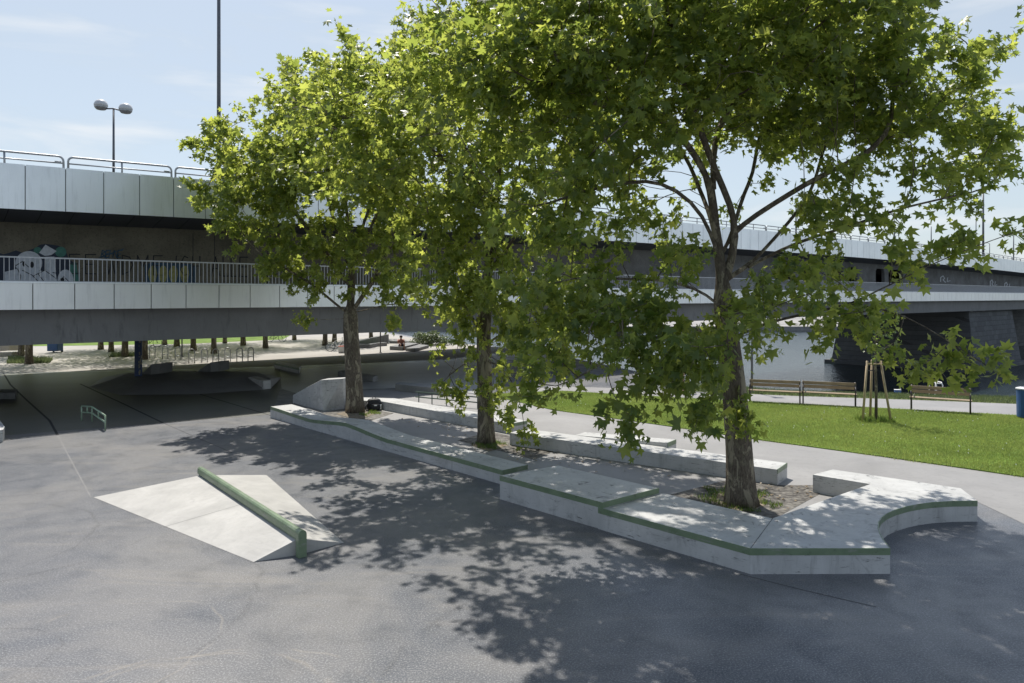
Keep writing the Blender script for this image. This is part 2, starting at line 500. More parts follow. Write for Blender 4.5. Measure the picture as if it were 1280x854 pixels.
# sunlit plaza beyond the bridge
plz = [(-120, 46), (-40, 40)] + [xy(*p) for p in [(0, 466), (120, 464), (230, 461), (345, 458), (450, 454), (560, 449)]] + [(1, 54), (-6.3, 62.5), (-14.5, 79), (-40, 118), (-160, 320), (-400, 320), (-400, 120)]
o = MB().sheet(plz, .004).build('plaza', M['plaza']); tag(o, kind='structure')
far_lawn = [(-120, 58), (-44, 56.5), (-36, 57.5), (-27, 60), (-21, 66), (-26, 90), (-60, 130), (-300, 250), (-300, 100)]
o = MB().sheet(far_lawn, .012).build('far_lawn', M['lawn']); tag(o, kind='structure')

# smoother floors in the bridge's shade; light painted into the slab's colour
o = MB().sheet([xy(*p) for p in [(350, 463), (450, 455.5), (560, 450), (612, 447), (640, 452), (612, 494), (560, 488), (500, 485), (440, 487), (392, 498), (352, 486)]], .002).build('pavement', M['slab']); tag(o, kind='structure')
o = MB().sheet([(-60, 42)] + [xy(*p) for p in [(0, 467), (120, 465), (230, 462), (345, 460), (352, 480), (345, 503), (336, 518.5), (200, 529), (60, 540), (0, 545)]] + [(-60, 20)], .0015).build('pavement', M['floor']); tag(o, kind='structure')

# joints cut in the asphalt
def joint(pts, w=.025, m='gap', name='ground_joint', z=.004):
    P = [Vector(xy(*p)) for p in pts]
    mb = MB()
    for a, b in zip(P[:-1], P[1:]):
        d = (b - a).normalized(); q = Vector((-d.y, d.x)) * w / 2
        mb.add([(*(a - q), z), (*(b - q), z), (*(b + q), z), (*(a + q), z)], [(0, 1, 2, 3)])
    tag(mb.build(name, M[m]), kind='structure')
joint([(113.5, 622), (72, 544.5)], .014, 'pavement')
joint([(72, 544.2), (62, 526), (33, 500), (13, 481), (4, 466)], .07)
joint([(100, 480), (150, 503), (204, 529)], .07)
joint([(250, 493), (290, 505), (340, 520)], .05)
joint([(925, 718), (1000, 737), (1095, 759)], .012)
joint([(205, 529.5), (290, 566)], .015)

# ------------------------------------------------------------------ grass
def pts_in_poly(poly, n):
    P = np.array(poly); lo, hi = P.min(0), P.max(0)
    out = np.zeros((0, 2))
    while len(out) < n:
        q = RNG.uniform(lo, hi, (n, 2))
        ins = np.zeros(len(q), bool)
        j = len(P) - 1
        for i in range(len(P)):
            c = ((P[i, 1] > q[:, 1]) != (P[j, 1] > q[:, 1])) & (q[:, 0] < (P[j, 0] - P[i, 0]) * (q[:, 1] - P[i, 1]) / (P[j, 1] - P[i, 1] + 1e-12) + P[i, 0])
            ins ^= c; j = i
        out = np.vstack([out, q[ins]])
    return out[:n]


def blades(name, xyp, z, h, w, mat):
    n = len(xyp)
    ang = RNG.uniform(0, 2 * math.pi, n); hh = h * RNG.uniform(.5, 1.3, n); lean = RNG.normal(0, .35, (n, 2)) * hh[:, None]
    dx = np.cos(ang) * w / 2; dy = np.sin(ang) * w / 2
    V = np.zeros((n, 3, 3))
    V[:, 0, 0] = xyp[:, 0] - dx; V[:, 0, 1] = xyp[:, 1] - dy; V[:, 0, 2] = z
    V[:, 1, 0] = xyp[:, 0] + dx; V[:, 1, 1] = xyp[:, 1] + dy; V[:, 1, 2] = z
    V[:, 2, 0] = xyp[:, 0] + lean[:, 0]; V[:, 2, 1] = xyp[:, 1] + lean[:, 1]; V[:, 2, 2] = z + hh
    patch = .5 + .28 * np.sin(xyp[:, 0] * .9 + 1.3 * np.sin(xyp[:, 1] * .7)) * np.sin(xyp[:, 1] * 1.1 + .5)
    rnd = np.clip(patch + RNG.normal(0, .16, n), 0, 1)
    o = np_mesh(name, V.reshape(-1, 3), np.arange(n * 3), 3, mat, face_attr=rnd)
    return tag(o, kind='stuff')


vis_lawn = [xy(*p) for p in [(616, 495.2), (640, 500.6), (691, 512.5), (760, 522), (840, 533.5), (938, 548.4), (1100, 570.5), (1285, 597.5), (1490, 627), (1490, 534), (1280, 521), (1140, 513.5), (989, 505.5), (840, 498), (704, 490), (640, 492)]]
blades('grass', pts_in_poly(vis_lawn, 290000), .03, .05, .011, M['blade'])
dz = pts_in_poly(vis_lawn, 140)
dv = np.zeros((len(dz), 4, 3)); r_ = .008
for i_, (ax, ay) in enumerate(((-1, -1), (1, -1), (1, 1), (-1, 1))):
    dv[:, i_, 0] = dz[:, 0] + ax * r_; dv[:, i_, 1] = dz[:, 1] + ay * r_; dv[:, i_, 2] = .085 + .01 * ay
tag(np_mesh('daisies', dv.reshape(-1, 3), np.arange(len(dz) * 4), 4, M['white']), kind='stuff')
ed = []
for a_, b_ in zip(vis_lawn[:8], vis_lawn[1:9]):
    a_, b_ = np.array(a_), np.array(b_); L_e = np.linalg.norm(b_ - a_); n_e = int(L_e * 160)
    nn_e = np.array([(b_ - a_)[1], -(b_ - a_)[0]]) / (L_e + 1e-9)
    tt = RNG.uniform(0, 1, (n_e, 1)); off = np.abs(RNG.normal(0, .035, (n_e, 1))) * (1 + np.sin(tt * L_e * 2.3) * .8)
    ed.append(a_ + (b_ - a_) * tt + nn_e * off)
blades('edge_grass', np.vstack(ed), .006, .06, .016, M['blade'])
blades('bank_grass', pts_in_poly(bpoly, 26000), .008, .09, .02, M['leaf_bush'])

# ------------------------------------------------------------------ the bridge
U = Vector((.7623, .6473)); NV = Vector((-.6473, .7623))


def s_of(px, c):
    r = (px - 640) / F
    return c * (r * NV.y - NV.x) / (U.x - r * U.y)


def B(s, c, z):
    p = NV * c + U * s
    return (p.x, p.y, z)


def camber(s):
    q = s - s_of(0, 28.9)
    return .01776 * q - .0001454 * q * q if q > 0 else .01776 * q


def lowc(s):
    q = s - s_of(0, 27)
    return -.0010 * max(q, 0)


def bwall_z(px, py, c):
    r = (px - 640) / F
    s = s_of(px, c); p = NV * c + U * s
    return s, CAM_Z + (HY - py) * p.y / F


bridge = empty('road_bridge', (0, 0, 0), 'long two-level road bridge with white panelled edges crossing behind the plane trees', 'bridge')
S0, S1 = -45.0, 150.0
NS = 24
ss = [S0 + (S1 - S0) * i / NS for i in range(NS + 1)]


def extr(profile, zoff, name, mat, bevel=0):
    """profile: (c, z) polygon swept along the bridge"""
    mb = MB(); n = len(profile)
    for s in ss:
        mb.v += [B(s, c, z + zoff(s)) for c, z in profile]
    for i in range(NS):
        for j in range(n):
            l = (j + 1) % n
            mb.f.append((i * n + j, i * n + l, (i + 1) * n + l, (i + 1) * n + j))
    mb.f.append(tuple(range(n))[::-1]); mb.f.append(tuple(NS * n + j for j in range(n)))
    mb.mi = [0] * len(mb.f)
    return mb.build(name, mat, bridge)


extr([(27.45, 2.44), (45.5, 2.44), (46, 3.6), (46, 4.1), (27.12, 4.1), (27.12, 3.62), (27.45, 3.62)], lowc, 'lower_deck', M['girder'])
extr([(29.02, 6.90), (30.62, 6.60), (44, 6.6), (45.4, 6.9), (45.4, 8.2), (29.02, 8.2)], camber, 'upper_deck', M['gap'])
extr([(44.0, 4.1), (44.3, 4.1), (44.3, 6.72), (44.0, 6.72)], lambda s: camber(s) if s > 0 else 0.0, 'rear_wall', M['wallc'])
extr([(45.42, 6.9), (45.5, 6.9), (45.5, 8.6), (45.42, 8.6)], camber, 'rear_fascia', M['panel'])
# soffit panels with seams
mb = MB(); s = S0
while s < S1:
    e = s + .93
    mb.hexa([B(s, 28.95, 6.885 + camber(s)), B(e, 28.95, 6.885 + camber(e)), B(e, 30.6, 6.575 + camber(e)), B(s, 30.6, 6.575 + camber(s))],
            [B(s, 28.95, 6.897 + camber(s)), B(e, 28.95, 6.897 + camber(e)), B(e, 30.6, 6.59 + camber(e)), B(s, 30.6, 6.59 + camber(s))])
    s += .955
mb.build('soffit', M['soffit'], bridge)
# wall between the decks: solid to the left, pierced by openings over the river
sA = s_of(965, 30.6)
mb = MB()
wseg = []
holes = [(968, 992), (1001, 1012), (1034, 1054), (1060, 1072), (1095, 1106), (1111, 1129)]
hs = [(s_of(a, 30.6), s_of(b, 30.6)) for a, b in holes]


def wbox(a, b, z0, z1):
    n = max(1, int((b - a) / 6))
    for i in range(n):
        p, q = a + (b - a) * i / n, a + (b - a) * (i + 1) / n
        zp, zq = (z1, z1) if z1 < 6 else (z1 + camber(p), z1 + camber(q))
        mb.hexa([B(p, 30.62, z0), B(q, 30.62, z0), B(q, 30.92, z0), B(p, 30.92, z0)], [B(p, 30.62, zp), B(q, 30.62, zq), B(q, 30.92, zq), B(p, 30.92, zp)])


cur = S0
for a, b in hs:
    wbox(cur, a, 4.1, 6.58)
    wbox(a, b, 4.1, 4.95)
    top = 6.15 + camber(a)
    # rounded head: header plus two corner fillets
    mb.hexa([B(a, 30.62, top), B(b, 30.62, top), B(b, 30.92, top), B(a, 30.92, top)], [B(a, 30.62, 6.58 + camber(a)), B(b, 30.62, 6.58 + camber(b)), B(b, 30.92, 6.58 + camber(b)), B(a, 30.92, 6.58 + camber(a))])
    r = .42
    for side in (0, 1):
        pr = [(0, 0)] + [(r - r * math.cos(t), -r + r * math.sin(t)) for t in [math.pi / 2 * i / 5 for i in range(6)]][::-1]
        # corner piece between straight edges and the arc
        base = a if side == 0 else b
        sg = 1 if side == 0 else -1
        fr = [B(base + sg * x, 30.63, top + z) for x, z in pr]
        bk = [B(base + sg * x, 30.91, top + z) for x, z in pr]
        n = len(pr)
        mb.add(fr + bk, [tuple(range(n)), tuple(range(n, 2 * n))[::-1]] + [(i, (i + 1) % n, n + (i + 1) % n, n + i) for i in range(n)])
    cur = b
wbox(cur, S1, 4.1, 6.58)
mb.build('wall', M['wallc'], bridge)
# seams in the wall
for px in (241, 268, 334):
    mb = MB()
    s = s_of(px, 30.6)
    mb.hexa([B(s, 30.612, 4.12), B(s + .025, 30.612, 4.12), B(s + .025, 30.618, 4.12), B(s, 30.618, 4.12)], [B(s, 30.612, 6.55), B(s + .025, 30.612, 6.55), B(s + .025, 30.618, 6.55), B(s, 30.618, 6.55)])
    mb.build('wall_joint', M['gap'], bridge)


def panels(c, pa, pb, cnt, z0, z1, zoff, mat, nsep):
    a, b = s_of(pa, c), s_of(pb, c)
    w = (b - a) / cnt
    i0 = -4
    g = .013
    far = MB()
    i = i0
    while a + i * w < S1 - w:
        p, q = a + i * w + g, a + (i + 1) * w - g
        dst = far if i - i0 >= nsep else MB()
        dst.hexa([B(p, c, z0 + zoff(p)), B(q, c, z0 + zoff(q)), B(q, c + .05, z0 + zoff(q)), B(p, c + .05, z0 + zoff(p))],
                 [B(p, c, z1 + zoff(p)), B(q, c, z1 + zoff(q)), B(q, c + .05, z1 + zoff(q)), B(p, c + .05, z1 + zoff(p))])
        if dst is not far:
            dst.build('fascia_panel', mat, bridge)
        i += 1
    tag(far.build('far_fascia', mat, bridge), kind='stuff')
    bk = MB()
    for p, q in zip(ss[:-1], ss[1:]):
        bk.hexa([B(p, c + .06, z0 + .03 + zoff(p)), B(q, c + .06, z0 + .03 + zoff(q)), B(q, c + .11, z0 + .03 + zoff(q)), B(p, c + .11, z0 + .03 + zoff(p))],
                [B(p, c + .06, z1 - .03 + zoff(p)), B(q, c + .06, z1 - .03 + zoff(q)), B(q, c + .11, z1 - .03 + zoff(q)), B(p, c + .11, z1 - .03 + zoff(p))])
    bk.build('fascia_backing', M['gap'], bridge)
    return a, w


ua, uw = panels(28.9, 31.5, 217, 4, 6.88, 8.38, camber, M['panel'], 60)
la, lw = panels(27.0, 41, 349.6, 7, 3.57, 4.40, lowc, M['panel_low'], 60)
# thin bright cap along the lower panels
extr([(26.97, 4.405), (27.11, 4.405), (27.11, 4.45), (26.97, 4.45)], lowc, 'panel_cap', M['panel'])

# graffiti on the wall
GC = 30.6


def wall_poly(mb, pts, lift):
    P = []
    for px, py in pts:
        s, z = bwall_z(px, py, GC)
        P.append((s, z))
    n = len(P)
    fr = [B(s, GC + .014 - lift, z) for s, z in P]
    bk = [B(s, GC + .018, z) for s, z in P]
    a = sum(P[i][0] * P[(i + 1) % n][1] - P[(i + 1) % n][0] * P[i][1] for i in range(n))
    tris = tessellate_polygon([[Vector((s, z, 0)) for s, z in P]])
    fs = [tuple(t) for t in tris] + [(i, (i + 1) % n, n + (i + 1) % n, n + i) for i in range(n)]
    mb.add(fr + bk, fs)


def blob(cx, cy, rx, ry, n=22, wob=0.0, a0=0, a1=2 * math.pi):
    return [(cx + rx * math.cos(a0 + (a1 - a0) * i / n) * (1 + wob * math.sin(5 * i)), cy + ry * math.sin(a0 + (a1 - a0) * i / n) * (1 + wob * math.cos(3 * i))) for i in range(n)]


def wall_stroke(mb, pts, w, lift):
    for (x0, y0), (x1, y1) in zip(pts[:-1], pts[1:]):
        L = math.hypot(x1 - x0, y1 - y0) or 1
        nx, ny = -(y1 - y0) / L * w / 2, (x1 - x0) / L * w / 2
        ex, ey = (x1 - x0) / L * w * .3, (y1 - y0) / L * w * .3
        wall_poly(mb, [(x0 + nx - ex, y0 + ny - ey), (x1 + nx + ex, y1 + ny + ey), (x1 - nx + ex, y1 - ny + ey), (x0 - nx - ex, y0 - ny - ey)], lift)


mb = MB()
wall_poly(mb, [(-6, 356), (-6, 314), (4, 318), (12, 316), (20, 313), (28, 316), (44, 310), (50, 306), (58, 305), (72, 307), (80, 310), (84, 318), (86, 324), (92, 328), (93, 356)], .001)
mb.build('graffiti_backing', M['gnavy'], bridge)
for pts_ in (blob(47, 313, 5, 4), blob(76, 315, 7, 6.5), [(86, 330), (95, 328), (100, 356), (88, 356)]):
    mb = MB(); wall_poly(mb, pts_, .003); mb.build('graffiti_patch', M['gteal'], bridge)
mb = MB()
wall_poly(mb, blob(36, 329, 17, 15), .004)
wall_poly(mb, [(6, 340), (22, 336), (40, 340), (60, 338), (70, 343), (72, 356), (6, 356)], .005)
wall_poly(mb, [(49, 316), (57, 306), (71, 314), (64, 319), (56, 320)], .004)
wall_poly(mb, [(57, 321), (68, 321), (70, 340), (58, 341)], .0045)
wall_poly(mb, blob(82, 350, 10, 13), .004)
mb.build('graffiti_shape', M['gwhite'], bridge)
mb = MB()
for st in ([(22, 336), (26, 345), (24, 356)], [(28, 338), (40, 344), (52, 356)], [(42, 345), (56, 338), (70, 348)], [(20, 332), (28, 327), (36, 334)], [(48, 343), (58, 356)], [(73, 352), (80, 346), (88, 354)]):
    wall_stroke(mb, st, 1.0, .007)
wall_poly(mb, blob(40, 331, 2.4, 4), .007); wall_poly(mb, blob(30, 330, 2, 3.4), .007)
wall_poly(mb, blob(78, 351, 4, 3.4), .007)
mb.build('graffiti_outline', M['gblack'], bridge)
LET = {'E': [[(1, 0), (0, 0), (0, 1), (1, 1)], [(0, .5), (.8, .5)]], 'D': [[(0, 0), (0, 1), (.7, .85), (1, .5), (.7, .1), (0, 0)]], 'M': [[(0, 1), (0, 0), (.5, .6), (1, 0), (1, 1)]],
       'W': [[(0, 0), (.25, 1), (.5, .3), (.75, 1), (1, 0)]], 'I': [[(.4, 0), (.3, 1)]], 'C': [[(1, .08), (.5, 0), (.1, .3), (0, .7), (.4, 1), (1, .95)]], 'H': [[(0, 0), (0, 1)], [(0, .5), (1, .5)], [(1, 0), (1, 1)]],
       'S': [[(1, .05), (.3, 0), (0, .25), (.9, .7), (.6, 1), (0, .95)]], 'A': [[(0, 1), (.5, 0), (1, 1)], [(.2, .62), (.8, .62)]], 'L': [[(0, 0), (0, 1), (.9, 1)]], 'N': [[(0, 1), (0, 0), (1, 1), (1, 0)]], 'B': [[(0, 0), (0, 1), (.9, .8), (.1, .5), (.8, .2), (0, 0)]]}
mb = MB()
for ch, x, w in [('E', 87, 13), ('E', 107, 13), ('W', 132, 16), ('D', 153, 13), ('M', 172, 13), ('E', 192, 11), ('I', 218, 6), ('S', 222, 3), ('C', 226, 9), ('H', 241, 9), ('A', 264, 11), ('L', 279, 7), ('L', 289, 8), ('E', 300, 10)]:
    if ch == 'S': continue
    mb = MB()
    y0, h = 318 + (x - 87) * .017, 24
    for st in LET[ch]:
        wall_stroke(mb, [(x + p * w, y0 + q * h) for p, q in st], 1.3, .003)
    mb.build('graffiti_letter', M['gblack'], bridge)
mb = MB()
for ch, x in [('B', 126), ('E', 131), ('H', 136), ('N', 141), ('E', 146)]:
    for st in LET[ch]:
        wall_stroke(mb, [(x + p * 5 + (1 - q) * 2, 313 + q * 9) for p, q in st], 1.2, .0035)
wall_stroke(mb, [(124, 322), (155, 311)], 1.0, .0035)
mb.build('graffiti_tag', M['gblue'], bridge)
mb = MB()
wall_poly(mb, [(181, 331), (190, 328), (238, 330), (246, 334), (244, 358), (182, 356)], .001)
mb.build('graffiti_blue', M['gblue'], bridge)
mb = MB()
for x in (186, 199, 212, 226):
    wall_poly(mb, blob(x + 5, 343, 5.5, 11, 16, .1), .003)
mb.build('graffiti_yellow', M['gyellow'], bridge)
mb = MB()
for (px, py, kx) in [(1176, 349, 1), (1238, 354, .7), (1256, 357, .7)]:
    wall_stroke(mb, [(px, py + 3), (px, py - 2), (px + 3 * kx, py - 4), (px + 5 * kx, py - 1), (px + 3 * kx, py + 1), (px + 6 * kx, py + 4)], 1.0, .004)
    wall_stroke(mb, [(px + 9 * kx, py - 2), (px + 8 * kx, py + 3), (px + 12 * kx, py + 2)], .7, .004)
mb.build('graffiti_scrawl', M['gwhite'], bridge)

# columns and stone piers
cb = G(173, 470, .35)
col = MB()
col.box((cb[0], cb[1], 1.5), (.30, .34, 3.0), .42)
col.build('column', M['bluedark'], bridge, .015)
mb = MB()
for i, (dz, h, mm) in enumerate([(0, 0, 0)]):
    pass
g = MB()
co, si = math.cos(.42), math.sin(.42)
rr_ = random.Random(4)
for q in range(34):
    z = .45 + rr_.random() * 1.9
    lx, ly = .075 + rr_.uniform(-.055, .055), -.171 - q * .0001
    g.box((cb[0] + lx * co - ly * si, cb[1] + lx * si + ly * co, z), (rr_.uniform(.02, .05), .004, rr_.uniform(.02, .16)), .42)
g.build('column_graffiti', M['gtan'], bridge)
for (s, c) in [(s_of(700, 34), 34), (s_of(770, 40), 40), (-14, 33), (-14, 42)]:
    p = B(s, c, 0)
    MB().box((p[0], p[1], 1.2), (.7, .7, 2.6), math.atan2(U.y, U.x)).build('column', M['girder'], bridge, .03)


def pier(A, Bp, Cp, z0, z1, batter, name):
    A, Bp, Cp = Vector(A), Vector(Bp), Vector(Cp)
    D = Bp + Cp - A
    ctr = (A + D) / 2
    bot = [A, Cp, D, Bp]
    top = [p + (ctr - p).normalized() * batter for p in bot]
    mb = MB()
    mb.hexa([(p.x, p.y, z0) for p in bot], [(p.x, p.y, z1) for p in top])
    foot = [p + (p - ctr).normalized() * .5 for p in bot]
    mb.hexa([(p.x, p.y, z0) for p in foot], [(p.x, p.y, WATER_Z + .45) for p in foot])
    return mb.build(name, M['stone'], bridge, .06)


pier((50.3, 78), (39.7, 90.4), (63.5, 89.2), -6, 2.6, 1.6, 'pier')
pier((76, 113), (62, 129.5), (110, 142), -6, 2.6, .6, 'pier')
# bearing blocks above the pier
for (px, s_) in ((0, 0), (1, 4), (2, 9)):
    p = Vector((50.3, 78)) + U * (2 + s_) + NV * 1.5
    MB().box((p.x, p.y, 2.4), (.9, .9, .5), math.atan2(U.y, U.x)).build('bearing', M['girder'], bridge)
# land abutment under the bridge, dark
pa = B(s_of(800, 38), 38, 0)

# guard rail loops on the upper edge
LOOP = uw * 3
a_loop = s_of(83, 28.9)


def loop_mesh():
    L = LOOP - .14
    H = .40; r = .16
    pts = [(0, 0, -.14)]
    for i in range(6):
        t = math.pi - math.pi / 2 * i / 5
        pts.append((r + r * math.cos(t), 0, H - r + r * math.sin(t)))
    for i in range(6):
        t = math.pi / 2 - math.pi / 2 * i / 5
        pts.append((L - r + r * math.cos(t), 0, H - r + r * math.sin(t)))
    pts.append((L, 0, -.14))
    return L, pts


L_, lp = loop_mesh()
loops = []
proto = empty('guard_rail', (0, 0, 0), 'x', 'guard rail', 'tubular guard rail loops along the upper deck edge')
MB().tube(lp, .036, 8).build('hoop', M['steel'], proto, smooth=True)
MB().tube([(.03, 0, .17), (L_ - .03, 0, .17)], .026, 6).build('middle_rail', M['steel'], proto, smooth=True)
MB().tube([(L_ / 2, 0, -.14), (L_ / 2, 0, .38)], .032, 6).build('post', M['steel'], proto, smooth=True)
MB().box((L_ - .16, 0, .20), (.2, .05, .07)).build('joint_sleeve', M['steel'], proto, .01)
i = -2
first = True
while a_loop + (i + 1) * LOOP < 128:
    s = a_loop + i * LOOP + .07
    o = proto if first else copy_tree(proto)
    first = False
    p = B(s, 28.99, 8.38 + camber(s))
    o.location = p
    o.rotation_euler = (0, 0, math.atan2(U.y, U.x))
    sl = (camber(s + LOOP) - camber(s)) / LOOP
    o.rotation_euler = (0, -math.atan(sl), math.atan2(U.y, U.x))
    if i == -1: lab = 'grey tube guard rail loop at the left edge, left of the twin-globe lamp'
    elif i == 0: lab = 'whole grey tube guard rail loop standing in front of the twin-globe lamp post'
    elif i == 1: lab = 'grey tube guard rail loop running into the leaves of the leftmost plane tree'
    elif i < -1: lab = 'grey tube guard rail loop before the left edge of the picture'
    else: lab = 'grey tube guard rail loop on the upper deck behind the plane tree crowns'
    o['label'] = lab
    i += 1

# lower deck railing in sections of two panels
sec = lw * 2
nb = 17


def rail_proto(parts=True):
    e = empty('deck_railing', (0, 0, 0), 'x', 'railing', 'baluster railing sections on the lower deck')
    return e


H = .78
rp = rail_proto()
MB().box((sec / 2, 0, H), (sec, .05, .045)).build('handrail', M['railgrey'], rp)
MB().box((sec / 2, 0, .03), (sec, .03, .03)).build('bottom_rail', M['railgrey'], rp)
bal = MB().box((0, 0, H / 2 + .01), (.018, .03, H - .05)).build('baluster', M['railgrey'], rp)
bal.location = (sec / nb * .5, 0, 0)
for j in range(1, nb):
    c = bal.copy(); C.objects.link(c); c.parent = rp; c.location = (sec / nb * (j + .5), 0, 0)
far_mb = MB().box((sec / 2, 0, H), (sec, .05, .045)).box((sec / 2, 0, .03), (sec, .03, .03))
for j in range(nb):
    far_mb.box((sec / nb * (j + .5), 0, H / 2 + .01), (.022, .03, H - .05))
rfar = far_mb.build('deck_railing', M['railgrey'])
tag(rfar, 'x', 'railing', 'baluster railing sections on the lower deck')
i = -2
used_near = used_far = False
lab_sec = {-1: 'baluster railing section at the left picture edge, before the white graffiti', 0: 'baluster railing section in front of the white and navy graffiti', 1: 'baluster railing section left of the yellow graffiti, in front of big black letters',
           2: 'baluster railing section in front of the yellow and blue graffiti', 3: 'baluster railing section right of the yellow graffiti, just before the leaves',
           4: 'baluster railing section half covered by the leftmost tree\'s low left branch'}
while la + (i + 1) * sec < 135:
    s = la + i * sec
    if i < 8:
        o = rp if not used_near else copy_tree(rp); used_near = True
    else:
        if not used_far: o = rfar
        else:
            o = rfar.copy(); C.objects.link(o)
        used_far = True
    o.location = B(s, 27.06, 4.43 + lowc(s)); o.rotation_euler = (0, 0, math.atan2(U.y, U.x))
    o['label'] = lab_sec.get(i, 'baluster railing section behind the plane trees, further along the lower deck' if i > 0 else 'baluster railing section beyond the left picture edge')
    i += 1


# lamps and masts on the bridge
def pole(px, c, zt, r, name, label, cat, arm=None, group=None):
    s = s_of(px, c); p = B(s, c, 8.2 + camber(s))
    e = empty(name, p, label, cat, group)
    h = zt - p[2]
    MB().tube([(0, 0, 0), (0, 0, h)], [r, r * .7], 10).build('pole', M['darksteel'], e, smooth=True)
    MB().box((0, 0, .1), (r * 4, r * 4, .2)).build('base', M['darksteel'], e, .01)
    if arm:
        MB().tube([(0, 0, h - .05), (arm[0] * .5, arm[1] * .5, h + .15), (arm[0], arm[1], h + .1)], r * .45, 8).build('arm', M['darksteel'], e, smooth=True)
        MB().box((arm[0], arm[1], h + .08), (.7, .25, .12), math.atan2(arm[1], arm[0])).build('lamp_head', M['globe'], e, .03)
    return e, h


lamp, h = pole(142, 34, CAM_Z + (HY - 136) * 30.3 / F, .055, 'street_lamp', 'double-globe street lamp standing on the upper deck at the left', 'street lamp')
MB().tube([(-.42, -.1, h - .02), (0, 0, h + .02), (.44, .1, h - .1)], .03, 8).build('cross_arm', M['darksteel'], lamp, smooth=True)
for sx, dz in ((-.47, .16), (.45, .06)):
    gl = MB()
    gl.lathe((sx, sx * .24, h + dz), [(.02, .2), (.13, .19), (.22, .12), (.265, .02), (.27, -.04), (.25, -.1)], 20)
    gobj = gl.build('globe', M['globe'], lamp, smooth=True)
    MB().lathe((sx, sx * .24, h + dz - .11), [(.255, .04), (.25, -.02), (.18, -.1), (.05, -.13)], 20).build('lamp_bowl', M['steel'], gobj, smooth=True)
pole(273.5, 43, 27, .125, 'light_mast', 'tall thin grey mast rising behind the leftmost plane tree', 'mast')
pole(1229, 33, 18.2, .15, 'light_mast', 'thickest of the masts on the bridge at the far right', 'mast')
pole(1220, 42, 18, .09, 'light_mast', 'thin mast just left of the thickest mast at the far right', 'mast')
pole(1204, 33, 12.9, .09, 'street_lamp', 'short plain lamp post left of the masts at the far right', 'street lamp')
pole(1237, 42, 13.2, .08, 'street_lamp', 'short lamp post just right of the thickest mast', 'street lamp', (-.8, .2))
pole(1267, 33, 12.9, .09, 'street_lamp', 'rightmost lamp post on the bridge, with a small side lamp', 'street lamp', (-.9, .2))
pole(995, 33, 12.5, .08, 'street_lamp', 'lamp post on the bridge seen through the fork of the nearest plane tree', 'street lamp')
pole(1164, 40, 14, .09, 'street_lamp', 'lamp post on the bridge among the right-hand leaves', 'street lamp')
pole(1118, 33, 12.5, .08, 'street_lamp', 'lamp post on the bridge behind the lower right branches', 'street lamp')

# far bank
fq = MB()
fq.hexa([(-300, 175, -5.4), (420, 165, -5.4), (420, 260, -5.4), (-300, 270, -5.4)], [(-300, 175, -3.2), (420, 165, -3.2), (420, 260, -1), (-300, 270, -1)])
tag(fq.build('quay_wall', M['quay']), 'pale stone quay along the far river bank below the bridge', 'quay')

# ------------------------------------------------------------------ skate obstacles
def ledge_thing(name, label, cat='skate ledge', group=None):
    return empty(name, (0, 0, 0), label, cat, group)


def coping(pts, parent, h=.095, proud=.004, t=.012, name='coping'):
    """green steel edge along top points (front edge, run so that the outside is on the right-hand side)"""
    mb = MB()
    P = [Vector(p) for p in pts]
    n = len(P)
    outs = []
    for i in range(n):
        nn = Vector((0, 0, 0))
        for a, b in ((i - 1, i), (i, i + 1)):
            if 0 <= a and b < n:
                d = (P[b] - P[a]); d.z = 0; d.normalize()
                q = Vector((d.y, -d.x, 0))
                nn = nn + q
        nn.normalize()
        outs.append(nn)
    for i in range(n):
        q = outs[i]
        a = P[i] + q * proud; b = P[i] - q * t
        mb.v += [(a.x, a.y, a.z - h), (a.x, a.y, a.z + .004), (b.x, b.y, b.z + .004), (b.x, b.y, b.z - h)]
    for i in range(n - 1):
        for j in range(4):
            l = (j + 1) % 4
            mb.f.append((i * 4 + j, (i + 1) * 4 + j, (i + 1) * 4 + l, i * 4 + l))
    mb.f.append((0, 1, 2, 3)); mb.f.append(tuple((n - 1) * 4 + j for j in (3, 2, 1, 0)))
    mb.mi = [0] * len(mb.f)
    o = mb.build(name, M['green'], parent)
    bm = bmesh.new(); bm.from_mesh(o.data); bmesh.ops.recalc_face_normals(bm, faces=bm.faces); bm.to_mesh(o.data); bm.free()
    return o


# front ledge: raised block, lower block, boomerang end
z1, z2 = .465, .366
front = ledge_thing('skate_ledge', 'largest pale concrete ledge, nearest, with a curved right end around the nearest plane tree')
raised_px = [(624.7, 594.8), (753, 628.6), (823.6, 610.3), (698, 582)]
R_ = [xy(*p, z1) for p in raised_px]
MB().prism(R_, 0, z1).build('raised_block', M['ledge'], front, .006)
coping([(*R_[0], z1), (*R_[1], z1), (*R_[2], z1)], front)
arc_px = [(1112.6, 685.7), (1104.5, 675), (1100, 667), (1098, 660), (1098.5, 653), (1102, 647.5), (1109, 642), (1120, 637.3), (1134, 633.2), (1148, 630.4), (1165, 628.2), (1190, 626.6), (1221.8, 626.3)]
low_front = [(747.6, 634.6), (938, 686)]
low_px = low_front + [(966, 648), (900, 633), (829, 616.5)]
end_px = [(938, 686)] + arc_px + [(1201, 610.5), (1120, 598.5), (1041, 587), (1016, 593.4), (1088, 605.2), (966, 648)]
L0 = [xy(*p, z2) for p in low_px]
Lend = [xy(*p, z2) for p in end_px]
# pull the raised block edge of the low block in line with it
low_poly = [L0[0], L0[1], L0[2], L0[3], L0[4]]
MB().prism(low_poly, 0, z2 - .003).build('low_block', M['ledge'], front)
MB().prism(Lend, 0, z2).build('curved_block', M['ledge'], front)
coping([(*L0[0], z2), (*L0[1], z2), (*Lend[1], z2)] + [(*p, z2) for p in Lend[2:14]], front)
